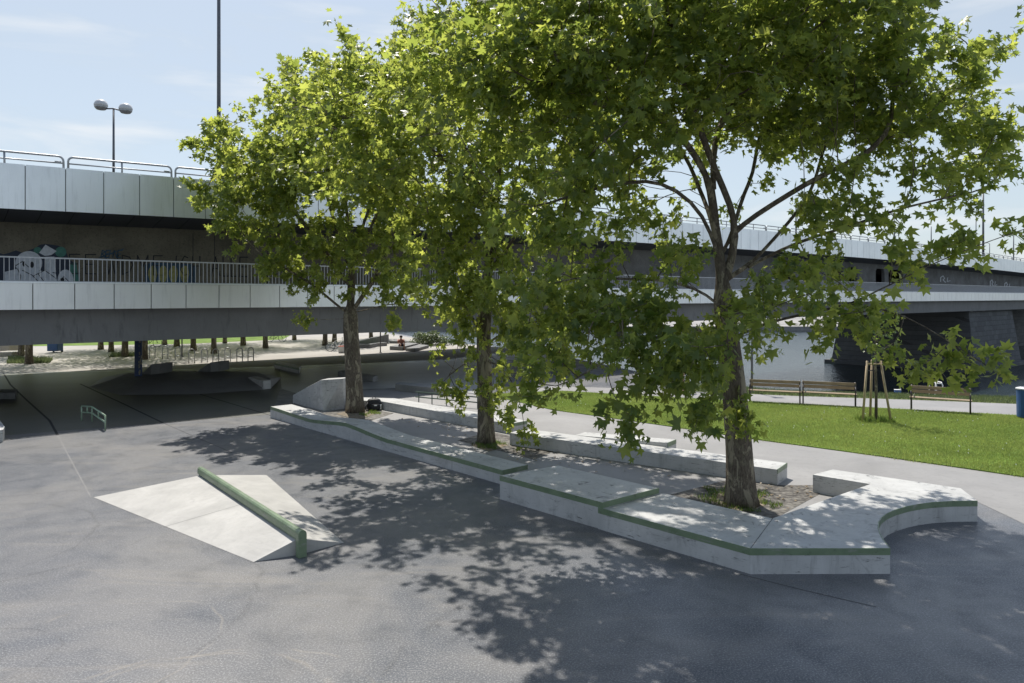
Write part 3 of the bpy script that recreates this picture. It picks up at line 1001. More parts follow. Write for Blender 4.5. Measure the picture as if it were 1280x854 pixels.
# seam where the two castings meet
a, b = Vector(L0[1]), Vector(L0[2])
d = (b - a).normalized(); q = Vector((-d.y, d.x)) * .004
MB().add([(*(a - q), z2 + .002), (*(b - q), z2 + .002), (*(b + q), z2 + .002), (*(a + q), z2 + .002)], [(0, 1, 2, 3)]).build('seam', M['gap'], front)

# left ledge with a hump
leftl = ledge_thing('skate_ledge', 'long pale concrete ledge with a hump, left of the largest ledge')
bot = [xy(338, 522), xy(391, 535.5), xy(441, 548), xy(483, 564.4), xy(628, 606)]
hz = [.36, .29, .45, .31, .30]
dirv = (Vector(bot[-1]) - Vector(bot[0])).normalized(); side = Vector((-dirv.y, dirv.x))
if side.y < 0: side = -side
bot[-1] = tuple(Vector(bot[0]) + dirv * (Vector(bot[-1]) - Vector(bot[0])).length)
for i in (1, 2, 3):
    t = (Vector(bot[i]) - Vector(bot[0])).dot(dirv); bot[i] = tuple(Vector(bot[0]) + dirv * t)
# finer, smoothed profile
fp, fz = [], []
for i in range(4):
    for j in range(6):
        t = j / 6
        tt = t * t * (3 - 2 * t) * .5 + t * .5
        fp.append(tuple(Vector(bot[i]).lerp(Vector(bot[i + 1]), t))); fz.append(hz[i] * (1 - tt) + hz[i + 1] * tt)
fp.append(bot[-1]); fz.append(hz[-1])
mb = MB(); W = .74
for p, z in zip(fp, fz):
    q = (p[0] + side.x * W, p[1] + side.y * W)
    mb.v += [(*p, 0), (*p, z), (*q, z), (*q, 0)]
n = len(fp)
for i in range(n - 1):
    for j in range(4):
        l = (j + 1) % 4
        mb.f.append((i * 4 + j, (i + 1) * 4 + j, (i + 1) * 4 + l, i * 4 + l))
mb.f.append((3, 2, 1, 0)); mb.f.append(tuple((n - 1) * 4 + j for j in range(4)))
mb.mi = [0] * len(mb.f)
o = mb.build('concrete_body', M['ledge'], leftl)
bm = bmesh.new(); bm.from_mesh(o.data); bmesh.ops.recalc_face_normals(bm, faces=bm.faces); bm.to_mesh(o.data); bm.free()
cp = [(*p, z) for p, z in zip(fp, fz)]
endp = Vector(fp[-1]) + side * W
coping(cp + [(endp.x, endp.y, fz[-1])], leftl)

# rear ledges
def bar_ledge(a, b, w, z, parent, name='concrete_body'):
    a, b = Vector(a), Vector(b)
    d = (b - a).normalized(); sd = Vector((-d.y, d.x))
    if sd.y < 0: sd = -sd
    poly = [tuple(a), tuple(b), tuple(b + sd * w), tuple(a + sd * w)]
    MB().prism(poly, 0, z).build(name, M['ledge'], parent, .006)
    return a, b, d, sd


rear1 = ledge_thing('skate_ledge', 'pale concrete ledge in the back row, behind the black backpack')
q0, q1, q2 = (Vector(xy(*p, .3)) for p in ((429, 500), (476, 501.5), (637, 530)))
a, b = q1, q2
d = (b - a).normalized(); sd = Vector((-d.y, d.x))
d0 = (q1 - q0).normalized(); s0 = Vector((-d0.y, d0.x)); sm = (sd + s0).normalized()
MB().prism([tuple(q0), tuple(q1), tuple(q2), tuple(q2 + sd * .74), tuple(q1 + sm * .8), tuple(q0 + s0 * .74)], 0, .3).build('concrete_body', M['ledge'], rear1, .006)
coping([(*b, .3), (*(b + sd * .74), .3)], rear1)
rear2 = ledge_thing('skate_ledge', 'long concrete ledge in the back row ending behind the nearest plane tree trunk')
a, b, d, sd = bar_ledge(xy(637, 541, .335), xy(972, 587, .335), .74, .335, rear2)
coping([(*b, .335), (*(b + sd * .74), .335)], rear2)
# low kicker riding on its rear half
kp = a + d * ((b - a).length * .60)
t0 = kp - d * 2.6
mb = MB()
q0, q1, q2, q3 = t0 + sd * .74, kp + sd * .74, kp + sd * 1.25, t0 + sd * 1.25
mb.add([(*q0, .0), (*q1, 0), (*q2, 0), (*q3, 0), (*q0, .335), (*q1, .44), (*q2, .44), (*q3, .335)], [(3, 2, 1, 0), (4, 5, 6, 7), (0, 1, 5, 4), (1, 2, 6, 5), (2, 3, 7, 6), (3, 0, 4, 7)])
mb.build('rear_kicker', M['ledge'], rear2)
coping([(*q1, .44), (*q2, .44)], rear2, .1)

# wedge beside the leftmost tree
wedge = ledge_thing('skate_wedge', 'steep concrete wedge beside the trunk of the leftmost plane tree', 'skate wedge')
Nn, Rr = Vector(xy(405, 514)), Vector(xy(430, 511.6))
du = (Rr - Nn); Ll = Vector(xy(366, 504))
back = Vector((.25, .97)) * .55
top_z = 1.06
mb = MB()
pr = [(Ll, 0, .30), (Nn + (Ll - Nn) * .12, 0, top_z - .02)]
A0, A1 = Ll, Nn
mb.v = [(*A0, 0), (*A1, 0), (*Rr, 0), (*(A1 + (A0 - A1) * .1), top_z), (*(Rr + Vector((-.05, .02))), top_z + .02), (*(A0 + back), 0), (*(Rr + back), 0), (*(A1 + (A0 - A1) * .1 + back), top_z), (*(Rr + back), top_z + .02), (*A0, .3), (*(A0 + back), .3)]
mb.f = [(0, 1, 3, 9), (1, 2, 4, 3), (2, 6, 8, 4), (3, 4, 8, 7), (9, 3, 7, 10), (0, 9, 10, 5), (5, 10, 7, 8, 6), (0, 5, 6, 2, 1)]
mb.mi = [0] * 8
o = mb.build('concrete_body', M['ledge'], wedge, .012)

# kicker with green rail, in front
kick = ledge_thing('skate_kicker', 'low pale double-sided kicker on the open asphalt with a green rail', 'skate ramp')
A, B_, Cc, D = Vector(xy(117, 622)), Vector(xy(317, 703)), Vector(xy(430, 679)), Vector(xy(333, 594))
zr = .25
Fr = Vector(xy(373, 673.5, zr)); Er = Vector(xy(252, 594, zr))
rd = (Fr - Er).normalized()
mb = MB()
def bil(P00, P10, P11, P01, nu, nv):
    o = len(mb.v)
    for j in range(nv + 1):
        for i in range(nu + 1):
            u, v = i / nu, j / nv
            mb.v.append(tuple((P00 * (1 - u) + P10 * u) * (1 - v) + (P01 * (1 - u) + P11 * u) * v))
    for j in range(nv):
        for i in range(nu):
            q = o + j * (nu + 1) + i
            mb.f.append((q, q + 1, q + nu + 2, q + nu + 1))


v3 = lambda p, z: Vector((p.x, p.y, z))
bil(v3(A, .004), v3(B_, .004), v3(Fr, zr), v3(Er, zr), 12, 6)
bil(v3(Er, zr), v3(Fr, zr), v3(Cc, .004), v3(D, .004), 12, 6)
o_ = len(mb.v)
mb.v += [(*B_, .004), (*Fr, 0), (*Fr, zr), (*Cc, .004), (*A, .004), (*Er, 0), (*Er, zr), (*D, .004)]
mb.f += [(o_, o_ + 1, o_ + 2), (o_ + 1, o_ + 3, o_ + 2), (o_ + 4, o_ + 6, o_ + 5), (o_ + 5, o_ + 6, o_ + 7)]
mb.mi = [0] * len(mb.f)
mb.build('concrete_deck', M['skate'], kick)
# saw cut across the left face
sc_ = MB()
u0 = .52
for j in range(6):
    row = []
    for v in (j / 6, (j + 1) / 6):
        for u in (u0 - .0014, u0 + .0014):
            row.append(tuple((v3(A, .004) * (1 - u) + v3(B_, .004) * u) * (1 - v) + (v3(Er, zr) * (1 - u) + v3(Fr, zr) * u) * v + Vector((0, 0, .0022))))
    sc_.add(row, [(0, 1, 3, 2)])
sc_.build('saw_cut', M['seam'], kick)
# thin steel edge around
# rail: rounded cap on a plate
n_ = Vector((-rd.y, rd.x))
hw = .062


def rail_profile():
    pts = [(-.035, -.24), (-.035, -.02), (-hw, .0), (-hw, .04)]
    for i in range(7):
        t = math.pi - math.pi * i / 6
        pts.append((hw * math.cos(t), .075 + hw * math.sin(t)))
    pts += [(hw, .04), (hw, .0), (.035, -.02), (.035, -.24)]
    return pts


prf = rail_profile()
mb = MB()
st, en = Er - rd * .08, Fr + rd * .06
for P in (st, en):
    mb.v += [(P.x + n_.x * x, P.y + n_.y * x, zr + .03 + y) for x, y in prf]
m = len(prf)
mb.f = [(i, (i + 1) % m, m + (i + 1) % m, m + i) for i in range(m)] + [tuple(range(m))[::-1], tuple(range(m, 2 * m))]
mb.mi = [0] * len(mb.f)
o = mb.build('grind_rail', M['green'], kick)
bm = bmesh.new(); bm.from_mesh(o.data); bmesh.ops.recalc_face_normals(bm, faces=bm.faces); bm.to_mesh(o.data); bm.free()
mb = MB()
pf = [(-hw - .004, .004), (-hw - .004, zr + .105)] + [(-(hw + .004) * math.cos(math.pi * i / 8), zr + .105 + (hw + .004) * math.sin(math.pi * i / 8)) for i in range(1, 8)] + [(hw + .004, zr + .105), (hw + .004, .004)]
m = len(pf)
for P in (en, en + rd * .10):
    mb.v += [(P.x + n_.x * x, P.y + n_.y * x, z) for x, z in pf]
mb.f = [(i, (i + 1) % m, m + (i + 1) % m, m + i) for i in range(m)] + [tuple(range(m))[::-1], tuple(range(m, 2 * m))]
mb.mi = [0] * len(mb.f)
o = mb.build('end_post', M['green'], kick)
bm = bmesh.new(); bm.from_mesh(o.data); bmesh.ops.recalc_face_normals(bm, faces=bm.faces); bm.to_mesh(o.data); bm.free()

# island under the bridge
isl = ledge_thing('skate_island', 'dark low concrete island with sloping banks in the shade under the bridge', 'skate island')
zt = .35
top = [xy(*p, zt) for p in [(153, 470), (178, 474), (214, 476.5), (311, 471.5), (338, 473), (322, 465.5), (285, 464), (200, 463.5), (162, 466)]]
btm = [xy(*p) for p in [(111, 484), (150, 494), (245, 493), (325, 487.5), (338, 486), (352, 472), (320, 467), (200, 466.5), (130, 471)]]
mb = MB()
n = len(top)
mb.v = [(*p, .0) for p in btm] + [(*p, zt) for p in top]
mb.f = [(i, (i + 1) % n, n + (i + 1) % n, n + i) for i in range(n)] + [tuple(range(n, 2 * n))]
mb.mi = [0] * len(mb.f)
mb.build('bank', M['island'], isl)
e0, e1 = Vector(xy(329, 487)), Vector(xy(338.5, 486))
dd = Vector((.25, 1)).normalized()
MB().prism([tuple(e0), tuple(e1), xy(321.5, 470.2, .37), xy(310.5, 471.4, .37)], 0, .37).build('end_block', M['ledge'], isl, .01)


def kicker_block(pts, zb, h, name, label):
    e = empty(name, (0, 0, 0), label, 'skate wedge')
    (lx, ly), (rx, ry), (r2x, r2y) = pts
    L, R = Vector(xy(lx, ly, zb)), Vector(xy(rx, ry, zb))
    R2 = Vector(xy(r2x, r2y, zb))
    w = R2 - R
    bk = Vector((.2, .98)) * .9
    mb = MB()
    mb.v = [(*L, zb), (*R, zb), (*R2, zb), (*R, zb + h), (*R2, zb + h), (*(L + bk), zb), (*(R2 + bk), zb), (*(R + bk), zb + h), (*(R2 + bk), zb + h), (*L, zb + .03), (*(L + bk), zb + .03)]
    mb.f = [(0, 1, 3, 9), (1, 2, 4, 3), (2, 6, 8, 4), (3, 4, 8, 7), (9, 3, 7, 10), (0, 9, 10, 5), (5, 10, 7, 8, 6), (0, 5, 6, 2, 1)]
    mb.mi = [0] * 8
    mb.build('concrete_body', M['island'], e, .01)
    return e


kicker_block([(178, 467.5), (189, 468), (200, 467)], .35, .46, 'kicker_block', 'dark concrete kicker block beside the blue column on the shaded island')
kicker_block([(247, 464.5), (263.5, 465), (273, 464.3)], .35, .46, 'kicker_block', 'dark concrete kicker block right of the column, with a long slope')


def slab(pts, z, name, label, mat='ledge', green=False, cat='skate ledge'):
    e = empty(name, (0, 0, 0), label, cat)
    P = [xy(*p, z) for p in pts]
    MB().prism(P, 0, z).build('concrete_body', M[mat], e, .01)
    if green:
        coping([(*P[0], z), (*P[1], z)], e, .1)
    return e


slab([(343, 454), (374, 460.5), (376, 457), (348, 451.5)], .28, 'low_ledge', 'low ledge with a green edge in sunlight beyond the shaded island', 'ledge', True)
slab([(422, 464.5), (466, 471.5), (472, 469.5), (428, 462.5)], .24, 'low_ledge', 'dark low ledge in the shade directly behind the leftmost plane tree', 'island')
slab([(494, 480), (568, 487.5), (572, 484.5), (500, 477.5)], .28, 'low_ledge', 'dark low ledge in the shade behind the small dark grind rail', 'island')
slab([(-60, 492), (19, 491), (22, 486.5), (-60, 487)], .25, 'manual_pad', 'grey low slab at the left picture edge in the bridge shade', 'girder')
slab([(-60, 548), (4, 537), (6, 533), (-4, 520), (-60, 520)], .34, 'low_ledge', 'pale ledge corner cut by the left picture edge', 'ledge')


# green handrail to skate, left
def pipe_thing(name, label, cat, rails, posts, mat, r=.022):
    e = empty(name, (0, 0, 0), label, cat)
    for rr in rails:
        MB().tube(rr, r, 8).build('rail', M[mat], e, smooth=True)
    for a, b in posts:
        MB().tube([a, b], r * .9, 8).build('post', M[mat], e, smooth=True)
    return e


M['mint'] = simple('mint_paint', (.3, .4, .28), .45, 0, .1, 5, .05)
M['greendark'] = simple('dark_green_paint', (.05, .085, .07), .45, 0, .1, 5, .05)
pa_, pb_, pc_ = Vector(xy(102, 526)), Vector(xy(115, 527)), Vector(xy(131.5, 538.5))
hh = .47
pts_t = [(*pa_, hh), (*pb_, hh), (*pc_, hh - .02)]
pts_l = [(*pa_, hh - .2), (*pb_, hh - .2), (*pc_, hh - .22)]
mids = [pa_, pa_.lerp(pb_, .55), pb_, pb_.lerp(pc_, .5), pc_]
pipe_thing('grind_rail', 'small pale green kinked grind rail at the edge of the bridge shade', 'skate rail', [pts_t, pts_l], [((*p, 0 if i in (0, 2, 4) else hh - .2), (*p, hh)) for i, p in enumerate(mids)], 'mint', .025)
rp_ = [Vector(xy(*p)) for p in [(523.5, 503.6), (540, 505.3), (558, 507), (576.5, 508.8), (597, 511)]]
pipe_thing('grind_rail', 'small dark grind rail on the pavement behind the back row of ledges', 'skate rail', [[(*(rp_[0] + Vector((-.12, .02))), .41), (*rp_[-1], .41)], [(*(rp_[0] + Vector((-.12, .02))), .22), (*rp_[-1], .22)]],
           [((*p, 0), (*p, .41)) for p in rp_], 'greendark', .022)

# ------------------------------------------------------------------ benches, bin, small things
def bench_at(p0, p1, label, proto=None):
    a, b = Vector(xy(*p0)), Vector(xy(*p1))
    L = (b - a).length
    e = proto
    if proto is None:
        e = empty('park_bench', (0, 0, 0), label, 'bench', 'wooden park benches along the riverside path')
        mb = MB()
        for j in range(3):
            mb.box((L / 2, .07 + j * .14, .44), (L + .06, .12, .035))
        mb.build('seat', M['wood'], e, .006)
        mb = MB()
        for j in range(2):
            z = .63 + j * .13
            y = .44 + j * .035
            mb.box((L / 2, y, z), (L + .02, .03, .115))
        mb.build('backrest', M['wood'], e, .006)
        for x in (.02, L - .02):
            mb = MB()
            mb.tube([(x, .0, 0), (x, .0, .42), (x, -.01, .58), (x, .04, .66), (x, .14, .69), (x, .36, .66), (x, .44, .66)], .022, 8)
            mb.tube([(x, .46, 0), (x, .40, .40), (x, .43, .60), (x, .50, .84)], .022, 8)
            mb.tube([(x, .0, .41), (x, .41, .41)], .02, 8)
            mb.build('end_frame', M['iron'], e, smooth=True)
    e.location = (a.x, a.y, .03)
    e.rotation_euler = (0, 0, math.atan2(b.y - a.y, b.x - a.x))
    e['label'] = label
    return e


b1 = bench_at((1138, 514), (1214, 519.5), 'wooden park bench nearest the blue bin, alone right of the young staked tree')
bench_at((1003, 506.8), (1061, 510), 'wooden park bench just left of the young staked tree', copy_tree(b1))
bench_at((936.5, 504), (988, 506.6), 'wooden park bench next to the trunk of the nearest plane tree', copy_tree(b1))

bp = Vector(xy(1286, 524))
bn = empty('litter_bin', (bp.x, bp.y, 0), 'blue litter bin cut by the right picture edge, on the lawn by the path', 'bin')
MB().lathe((0, 0, 0), [(.30, .05), (.33, .08), (.34, .95), (.33, .97)], 24).build('body', M['blue'], bn, smooth=False)
MB().lathe((0, 0, .97), [(.36, 0), (.36, .03), (.22, .07), (.21, .03)], 24).build('lid', M['globe'], bn)
MB().lathe((0, 0, 0), [(.2, 0), (.2, .06)], 16).build('foot', M['iron'], bn)
bp = Vector(xy(69, 440.5))
bn = empty('litter_bin', (bp.x, bp.y, 0), 'small far blue bin under the bridge at the left', 'bin')
MB().box((0, 0, .65), (.75, .7, 1.1)).build('body', M['blue'], bn, .05)
MB().box((0, 0, 1.23), (.8, .75, .08)).build('lid', M['bluedark'], bn, .03)
for sx in (-.3, .3):
    MB().tube([(sx - .03, .3, .1), (sx + .03, .3, .1)], .1, 12).build('wheel', M['rubber'], bn)

# ladder rail over the bank
lp_ = at(1170, 489, 30.0)
lad = empty('swim_ladder', (lp_[0], lp_[1], 0), 'white tubular ladder rail at the river edge behind the right bench', 'ladder')
for sx in (-.13, .13):
    MB().tube([(sx, -.25, 0), (sx, -.25, .3), (sx, -.15, .42), (sx, .1, .42), (sx, .25, .3), (sx, .4, -1.6)], .022, 8).build('side_rail', M['white'], lad, smooth=True)
MB().tube([(-.13, -.2, .38), (.13, -.2, .38)], .022, 8).build('top_bar', M['white'], lad, smooth=True)
for j in range(5):
    MB().box((0, .28 + j * .025, .1 - j * .3), (.28, .08, .04)).build('rung', M['white'], lad, .008)
bxp = G(1122, 491)
bx = empty('cool_box', (bxp[0], bxp[1], 0), 'small blue box lying on the grass edge above the dark water', 'box')
MB().box((0, 0, .06), (.24, .16, .11), -.2).build('body', M['blue'], bx, .02)
MB().box((0, 0, .125), (.25, .17, .02), -.2).build('lid', M['white'], bx, .01)
MB().tube([(.08, -.06, .13), (.1, -.06, .19), (.11, .05, .19), (.09, .06, .13)], .01, 6).build('handle', M['white'], bx)

# backpack
bpk = G(467.5, 513)
bk_ = empty('backpack', (bpk[0], bpk[1], 0), 'black backpack leaning on the back ledge beside the leftmost plane tree', 'backpack', rz=.2)


def pillow(c, s, sub=2):
    mb = MB(); n = 14; m = 9
    for i in range(m + 1):
        th = math.pi * i / m
        for j in range(n):
            ph = 2 * math.pi * j / n
            f = lambda t, e: math.copysign(abs(t) ** e, t)
            x = f(math.cos(ph), .55) * f(math.sin(th), .6); y = f(math.sin(ph), .55) * f(math.sin(th), .6); z = f(math.cos(th), .6)
            mb.v.append((c[0] + x * s[0] / 2, c[1] + y * s[1] / 2, c[2] + z * s[2] / 2))
    for i in range(m):
        for j in range(n):
            l = (j + 1) % n
            mb.f.append((i * n + j, (i + 1) * n + j, (i + 1) * n + l, i * n + l))
    mb.mi = [0] * len(mb.f)
    return mb


pillow((0, 0, .21), (.5, .3, .42)).build('body', M['black'], bk_, smooth=True)
pillow((.04, -.16, .14), (.34, .12, .22)).build('front_pocket', M['black'], bk_, smooth=True)
MB().box((.05, -.215, .2), (.10, .012, .035)).build('badge', M['white'], bk_)
MB().tube([(.22, -.12, .05), (.22, -.13, .22)], .03, 8).build('bottle', M['white'], bk_, smooth=True)
MB().tube([(-.06, -.02, .41), (-.05, -.02, .47), (.05, -.02, .47), (.06, -.02, .41)], .012, 6).build('handle', M['black'], bk_, smooth=True)
MB().tube([(-.2, -.1, .3), (-.3, -.16, .12), (-.26, -.16, .02), (-.18, -.1, .04)], .018, 6).build('strap', M['black'], bk_, smooth=True)

# bike hoops
hp = empty('bike_hoop', (0, 0, 0), 'x', 'bike rack', 'row of steel bike hoops on the plaza')
pts = [(0, 0, 0), (0, 0, .66)] + [(.16 - .16 * math.cos(t), 0, .66 + .16 * math.sin(t)) for t in [math.pi * i / 8 for i in range(9)]] + [(.32, 0, .66), (.32, 0, 0)]
MB().tube(pts, .03, 8).build('hoop', M['steel'], hp, smooth=True)
MB().tube([(0, 0, .28), (.32, 0, .28)], .02, 6).build('cross_bar', M['steel'], hp, smooth=True)
ords = ['leftmost', 'second', 'third', 'fourth', 'fifth', 'sixth', 'seventh', 'eighth', 'rightmost']
for i, (px, py) in enumerate([(189, 448), (205, 449), (221, 450.5), (238, 454), (254, 453), (268, 453.5), (283, 452), (298, 452), (312, 451.5)]):
    o = hp if i == 0 else copy_tree(hp)
    p = G(px - 2, py); o.location = (p[0], p[1], .004); o.rotation_euler = (0, 0, .35 + .05 * (i % 3))
    o['label'] = ('%s steel bike hoop from the left in the plaza row' % ords[i]) if i not in (0, 8) else '%s steel bike hoop of the row on the sunlit plaza' % ords[i]


def sign_pole(px, pyb, h, label, sign=False):
    p = G(px, pyb)
    e = empty('sign_post', (p[0], p[1], 0), label, 'post')
    MB().tube([(0, 0, 0), (0, 0, h)], .045, 8).build('pole', M['darksteel'], e, smooth=True)
    MB().lathe((0, 0, 0), [(.1, 0), (.1, .03), (.05, .05)], 12).build('base', M['darksteel'], e)
    MB().box((0, -.05, h - .25), (.45, .02, .45)).build('sign_plate', M['railgrey'], e, .01)
    return e


sign_pole(475.5, 441, 3.4, 'thin dark post on the far plaza right of the leftmost tree trunk')
sign_pole(227.5, 446, 3.4, 'thin dark post standing behind the bike hoops')
sign_pole(940, 491, 3.0, 'dark post on the riverside path right beside the nearest plane trunk')


# bicycles
def bicycle(px, py, rz, label, mat):
    p = G(px, py)
    e = empty('bicycle', (p[0], p[1], 0), label, 'bicycle', rz=rz)
    for x in (-.52, .52):
        w = MB().tube([(x + .33 * math.cos(t), 0, .34 + .33 * math.sin(t)) for t in [2 * math.pi * i / 20 for i in range(20)]], .018, 6, closed=True).build('wheel', M['rubber'], e, smooth=True)
        sp = MB()
        for i in range(8):
            t = math.pi * i / 8
            sp.tube([(x - .31 * math.cos(t), 0, .34 - .31 * math.sin(t)), (x + .31 * math.cos(t), 0, .34 + .31 * math.sin(t))], .003, 4)
        sp.build('spokes', M['steel'], w)
    mb = MB()
    for a, b in (((-.52, 0, .34), (-.05, 0, .3)), ((-.52, 0, .34), (-.18, 0, .75)), ((-.05, 0, .3), (-.2, 0, .84)), ((-.05, 0, .3), (.36, 0, .78)), ((-.18, 0, .76), (.36, 0, .84)), ((.52, 0, .34), (.34, 0, .95))):
        mb.tube([a, b], .02, 6)
    mb.build('frame', mat, e, smooth=True)
    MB().tube([(.3, -.28, .98), (.36, -.1, .98), (.36, .1, .98), (.3, .28, .98)], .014, 6).build('handlebar', M['black'], e, smooth=True)
    pillow((-.22, 0, .89), (.26, .15, .07)).build('saddle', M['black'], e, smooth=True)
    return e


bicycle(422, 439.5, .1, 'bicycle just left of the leftmost plane trunk, on the far plaza', M['white'])
bicycle(345, 427.5, .25, 'bicycle leaning in the far tree shade left of the leftmost trunk', M['iron'])
bicycle(188, 434, .1, 'dark bicycle among the far tree trunks right of the blue column', M['iron'])
bicycle(862, 489.5, .1, 'bicycle on the riverside path glimpsed through low leaves', M['iron'])
cbx = G(428.5, 441.3)
cb2 = empty('cargo_box', (cbx[0], cbx[1], 0), 'white box with a red rim beside the leftmost plane trunk', 'box')
MB().box((0, 0, .24), (.55, .4, .44)).build('body', M['white'], cb2, .03)
MB().box((0, 0, .475), (.58, .43, .03)).build('rim', M['red'], cb2, .008)


# people
def person(loc, rz, label, joints, shirt, trousers):
    e = empty('person', loc, label, 'person', rz=rz)
    names = list(joints)
    vs = [joints[n][:3] for n in names]; rad = [joints[n][3] for n in names]
    idx = {n: i for i, n in enumerate(names)}
    E = [('pelvis', 'waist'), ('waist', 'chest'), ('chest', 'neck'), ('neck', 'head'), ('head', 'crown')]
    for s in 'lr':
        E += [('chest', 'sho' + s), ('sho' + s, 'elb' + s), ('elb' + s, 'wri' + s), ('wri' + s, 'han' + s), ('pelvis', 'hip' + s), ('hip' + s, 'kne' + s), ('kne' + s, 'ank' + s), ('ank' + s, 'toe' + s)]
    me = bpy.data.meshes.new('body'); me.from_pydata(vs, [(idx[a], idx[b]) for a, b in E], [])
    me.materials.append(M['skin'])
    o = bpy.data.objects.new('body', me); C.objects.link(o); o.parent = e
    sk = o.modifiers.new('skin', 'SKIN'); sk.use_smooth_shade = True
    lay = me.skin_vertices[0] if me.skin_vertices else None
    if lay is None:
        bm = bmesh.new(); bm.from_mesh(me); bm.verts.layers.skin.verify(); bm.to_mesh(me); bm.free(); lay = me.skin_vertices[0]
    for i, r in enumerate(rad):
        lay.data[i].radius = (r, r); lay.data[i].use_root = (names[i] == 'pelvis')
    o.modifiers.new('sub', 'SUBSURF').render_levels = 1
    j = joints

    def seg(keys, k, name, mat):
        MB().tube([j[q][:3] for q in keys], [j[q][3] * k for q in keys], 10).build(name, mat, e, smooth=True)
    seg(['pelvis', 'waist', 'chest', 'neck'], 1.25, 'shirt', shirt)
    for s in 'lr':
        seg(['sho' + s, 'elb' + s], 1.3, 'sleeve', shirt)
        seg(['hip' + s, 'kne' + s], 1.25, 'trouser_leg', trousers)
    h = j['head']
    MB().lathe((h[0], h[1] + .015, h[2] + .02), [(.115, -.02), (.118, .05), (.09, .115), (.03, .14)], 12).build('hair', M['hair'], e, smooth=True)
    return e


sit = {'pelvis': (0, 0, .32, .13), 'waist': (0, .02, .46, .12), 'chest': (0, -.03, .66, .13), 'neck': (0, -.06, .82, .055), 'head': (0, -.08, .93, .09), 'crown': (0, -.08, 1.03, .06),
       'shol': (-.18, -.03, .76, .06), 'elbl': (-.24, -.14, .52, .045), 'wril': (-.12, -.34, .48, .035), 'hanl': (-.06, -.40, .46, .035), 'shor': (.18, -.03, .76, .06), 'elbr': (.24, -.14, .52, .045), 'wrir': (.12, -.34, .48, .035), 'hanr': (.06, -.40, .46, .035),
       'hipl': (-.1, -.04, .30, .09), 'knel': (-.14, -.45, .45, .065), 'ankl': (-.12, -.55, .06, .045), 'toel': (-.13, -.68, .03, .035), 'hipr': (.1, -.04, .30, .09), 'kner': (.14, -.45, .45, .065), 'ankr': (.12, -.55, .06, .045), 'toer': (.13, -.68, .03, .035)}
stand = {'pelvis': (0, 0, .92, .13), 'waist': (0, 0, 1.08, .12), 'chest': (0, 0, 1.3, .14), 'neck': (0, -.01, 1.48, .055), 'head': (0, -.03, 1.6, .09), 'crown': (0, -.02, 1.7, .06),
         'shol': (-.19, 0, 1.4, .06), 'elbl': (-.25, -.03, 1.12, .045), 'wril': (-.27, -.16, .92, .035), 'hanl': (-.27, -.22, .86, .035), 'shor': (.19, 0, 1.4, .06), 'elbr': (.24, -.02, 1.12, .045), 'wrir': (.26, -.1, .9, .035), 'hanr': (.26, -.14, .83, .035),
         'hipl': (-.1, 0, .88, .09), 'knel': (-.11, -.02, .48, .06), 'ankl': (-.11, .02, .08, .045), 'toel': (-.12, -.12, .04, .035), 'hipr': (.1, 0, .88, .09), 'kner': (.11, -.06, .48, .06), 'ankr': (.12, .02, .08, .045), 'toer': (.13, -.12, .04, .035)}
pp_ = G(501, 437.5)
person((pp_[0], pp_[1], 0), .4, 'person in a reddish top sitting on the low wooden steps by the river', sit, M['shirt'], M['trousers'])
pp_ = G(850, 490)
person((pp_[0], pp_[1], 0), -.5, 'person in a pale top standing by a bicycle behind low leaves', stand, M['shirt2'], M['skin'])

# riverside steps, walls, mound far away
st_ = empty('river_steps', (0, 0, 0), 'low grey wooden sun-deck steps by the river where a person sits', 'steps')
for (a, b, c, d_, z) in [((487, 437.5), (503, 438.5), (523, 433.5), (509, 432.5), .28), ((507, 439), (519, 440), (536, 435), (524, 434), .22)]:
    MB().prism([xy(*a), xy(*b), xy(*c), xy(*d_)], 0, z).build('tread', M['wood'] if False else M['girder'], st_, .02)
bl = empty('terrace_steps', (0, 0, 0), 'pale terraced steps at the left picture edge beyond the bridge', 'steps')
for j in range(3):
    p = Vector(xy(-16, 446.5 - j * 2.6)); q = Vector(xy(15 - j * 3, 446 - j * 2.6))
    MB().prism([tuple(p), tuple(q), tuple(q + Vector((.2, 1.6))), tuple(p + Vector((.2, 1.6)))], 0, .3 + j * .32).build('step', M['plaza'], bl, .02)


def low_wall(pts, zs, w, label, mat='girder', name='concrete_wall'):
    P = [Vector(xy(*p)) for p in pts]
    mb = MB()
    for i in range(len(P) - 1):
        d = (P[i + 1] - P[i]).normalized(); q = Vector((-d.y, d.x)) * w
        a, b = P[i], P[i + 1]
        mb.hexa([(*a, 0), (*b, 0), (*(b + q), 0), (*(a + q), 0)], [(*a, zs[i]), (*b, zs[i + 1]), (*(b + q), zs[i + 1]), (*(a + q), zs[i])])
    o = mb.build(name, M[mat], None, .01)
    return tag(o, label, 'wall')


low_wall([(446, 431.5), (464, 430.5), (486, 429.5)], [.25, .5, .78], .5, 'wedge-shaped grey concrete wall rising to the right near the water')
low_wall([(486.5, 429.4), (514, 430)], [.22, .2], .8, 'long low grey slab right of the wedge-shaped wall by the water')
low_wall([(445, 435), (462, 435.5), (472, 433.5), (484, 432.5)], [.28, .28, .28, .28], .4, 'low curved planter wall in front of the wedge-shaped wall')
mnd = MB()
nx, ny = 14, 8
c0, c1 = Vector(xy(398, 437)), Vector(xy(433, 435.5))
for j in range(ny + 1):
    for i in range(nx + 1):
        p = c0.lerp(c1, i / nx) + Vector((0, 1)) * (j * .8)
        mnd.v.append((p.x, p.y, -.01 + .62 * math.sin(math.pi * j / ny) * (.35 + .65 * math.sin(math.pi * (.15 + .7 * i / nx)) * i / nx)))
for j in range(ny):
    for i in range(nx):
        a = j * (nx + 1) + i
        mnd.f.append((a, a + 1, a + nx + 2, a + nx + 1))
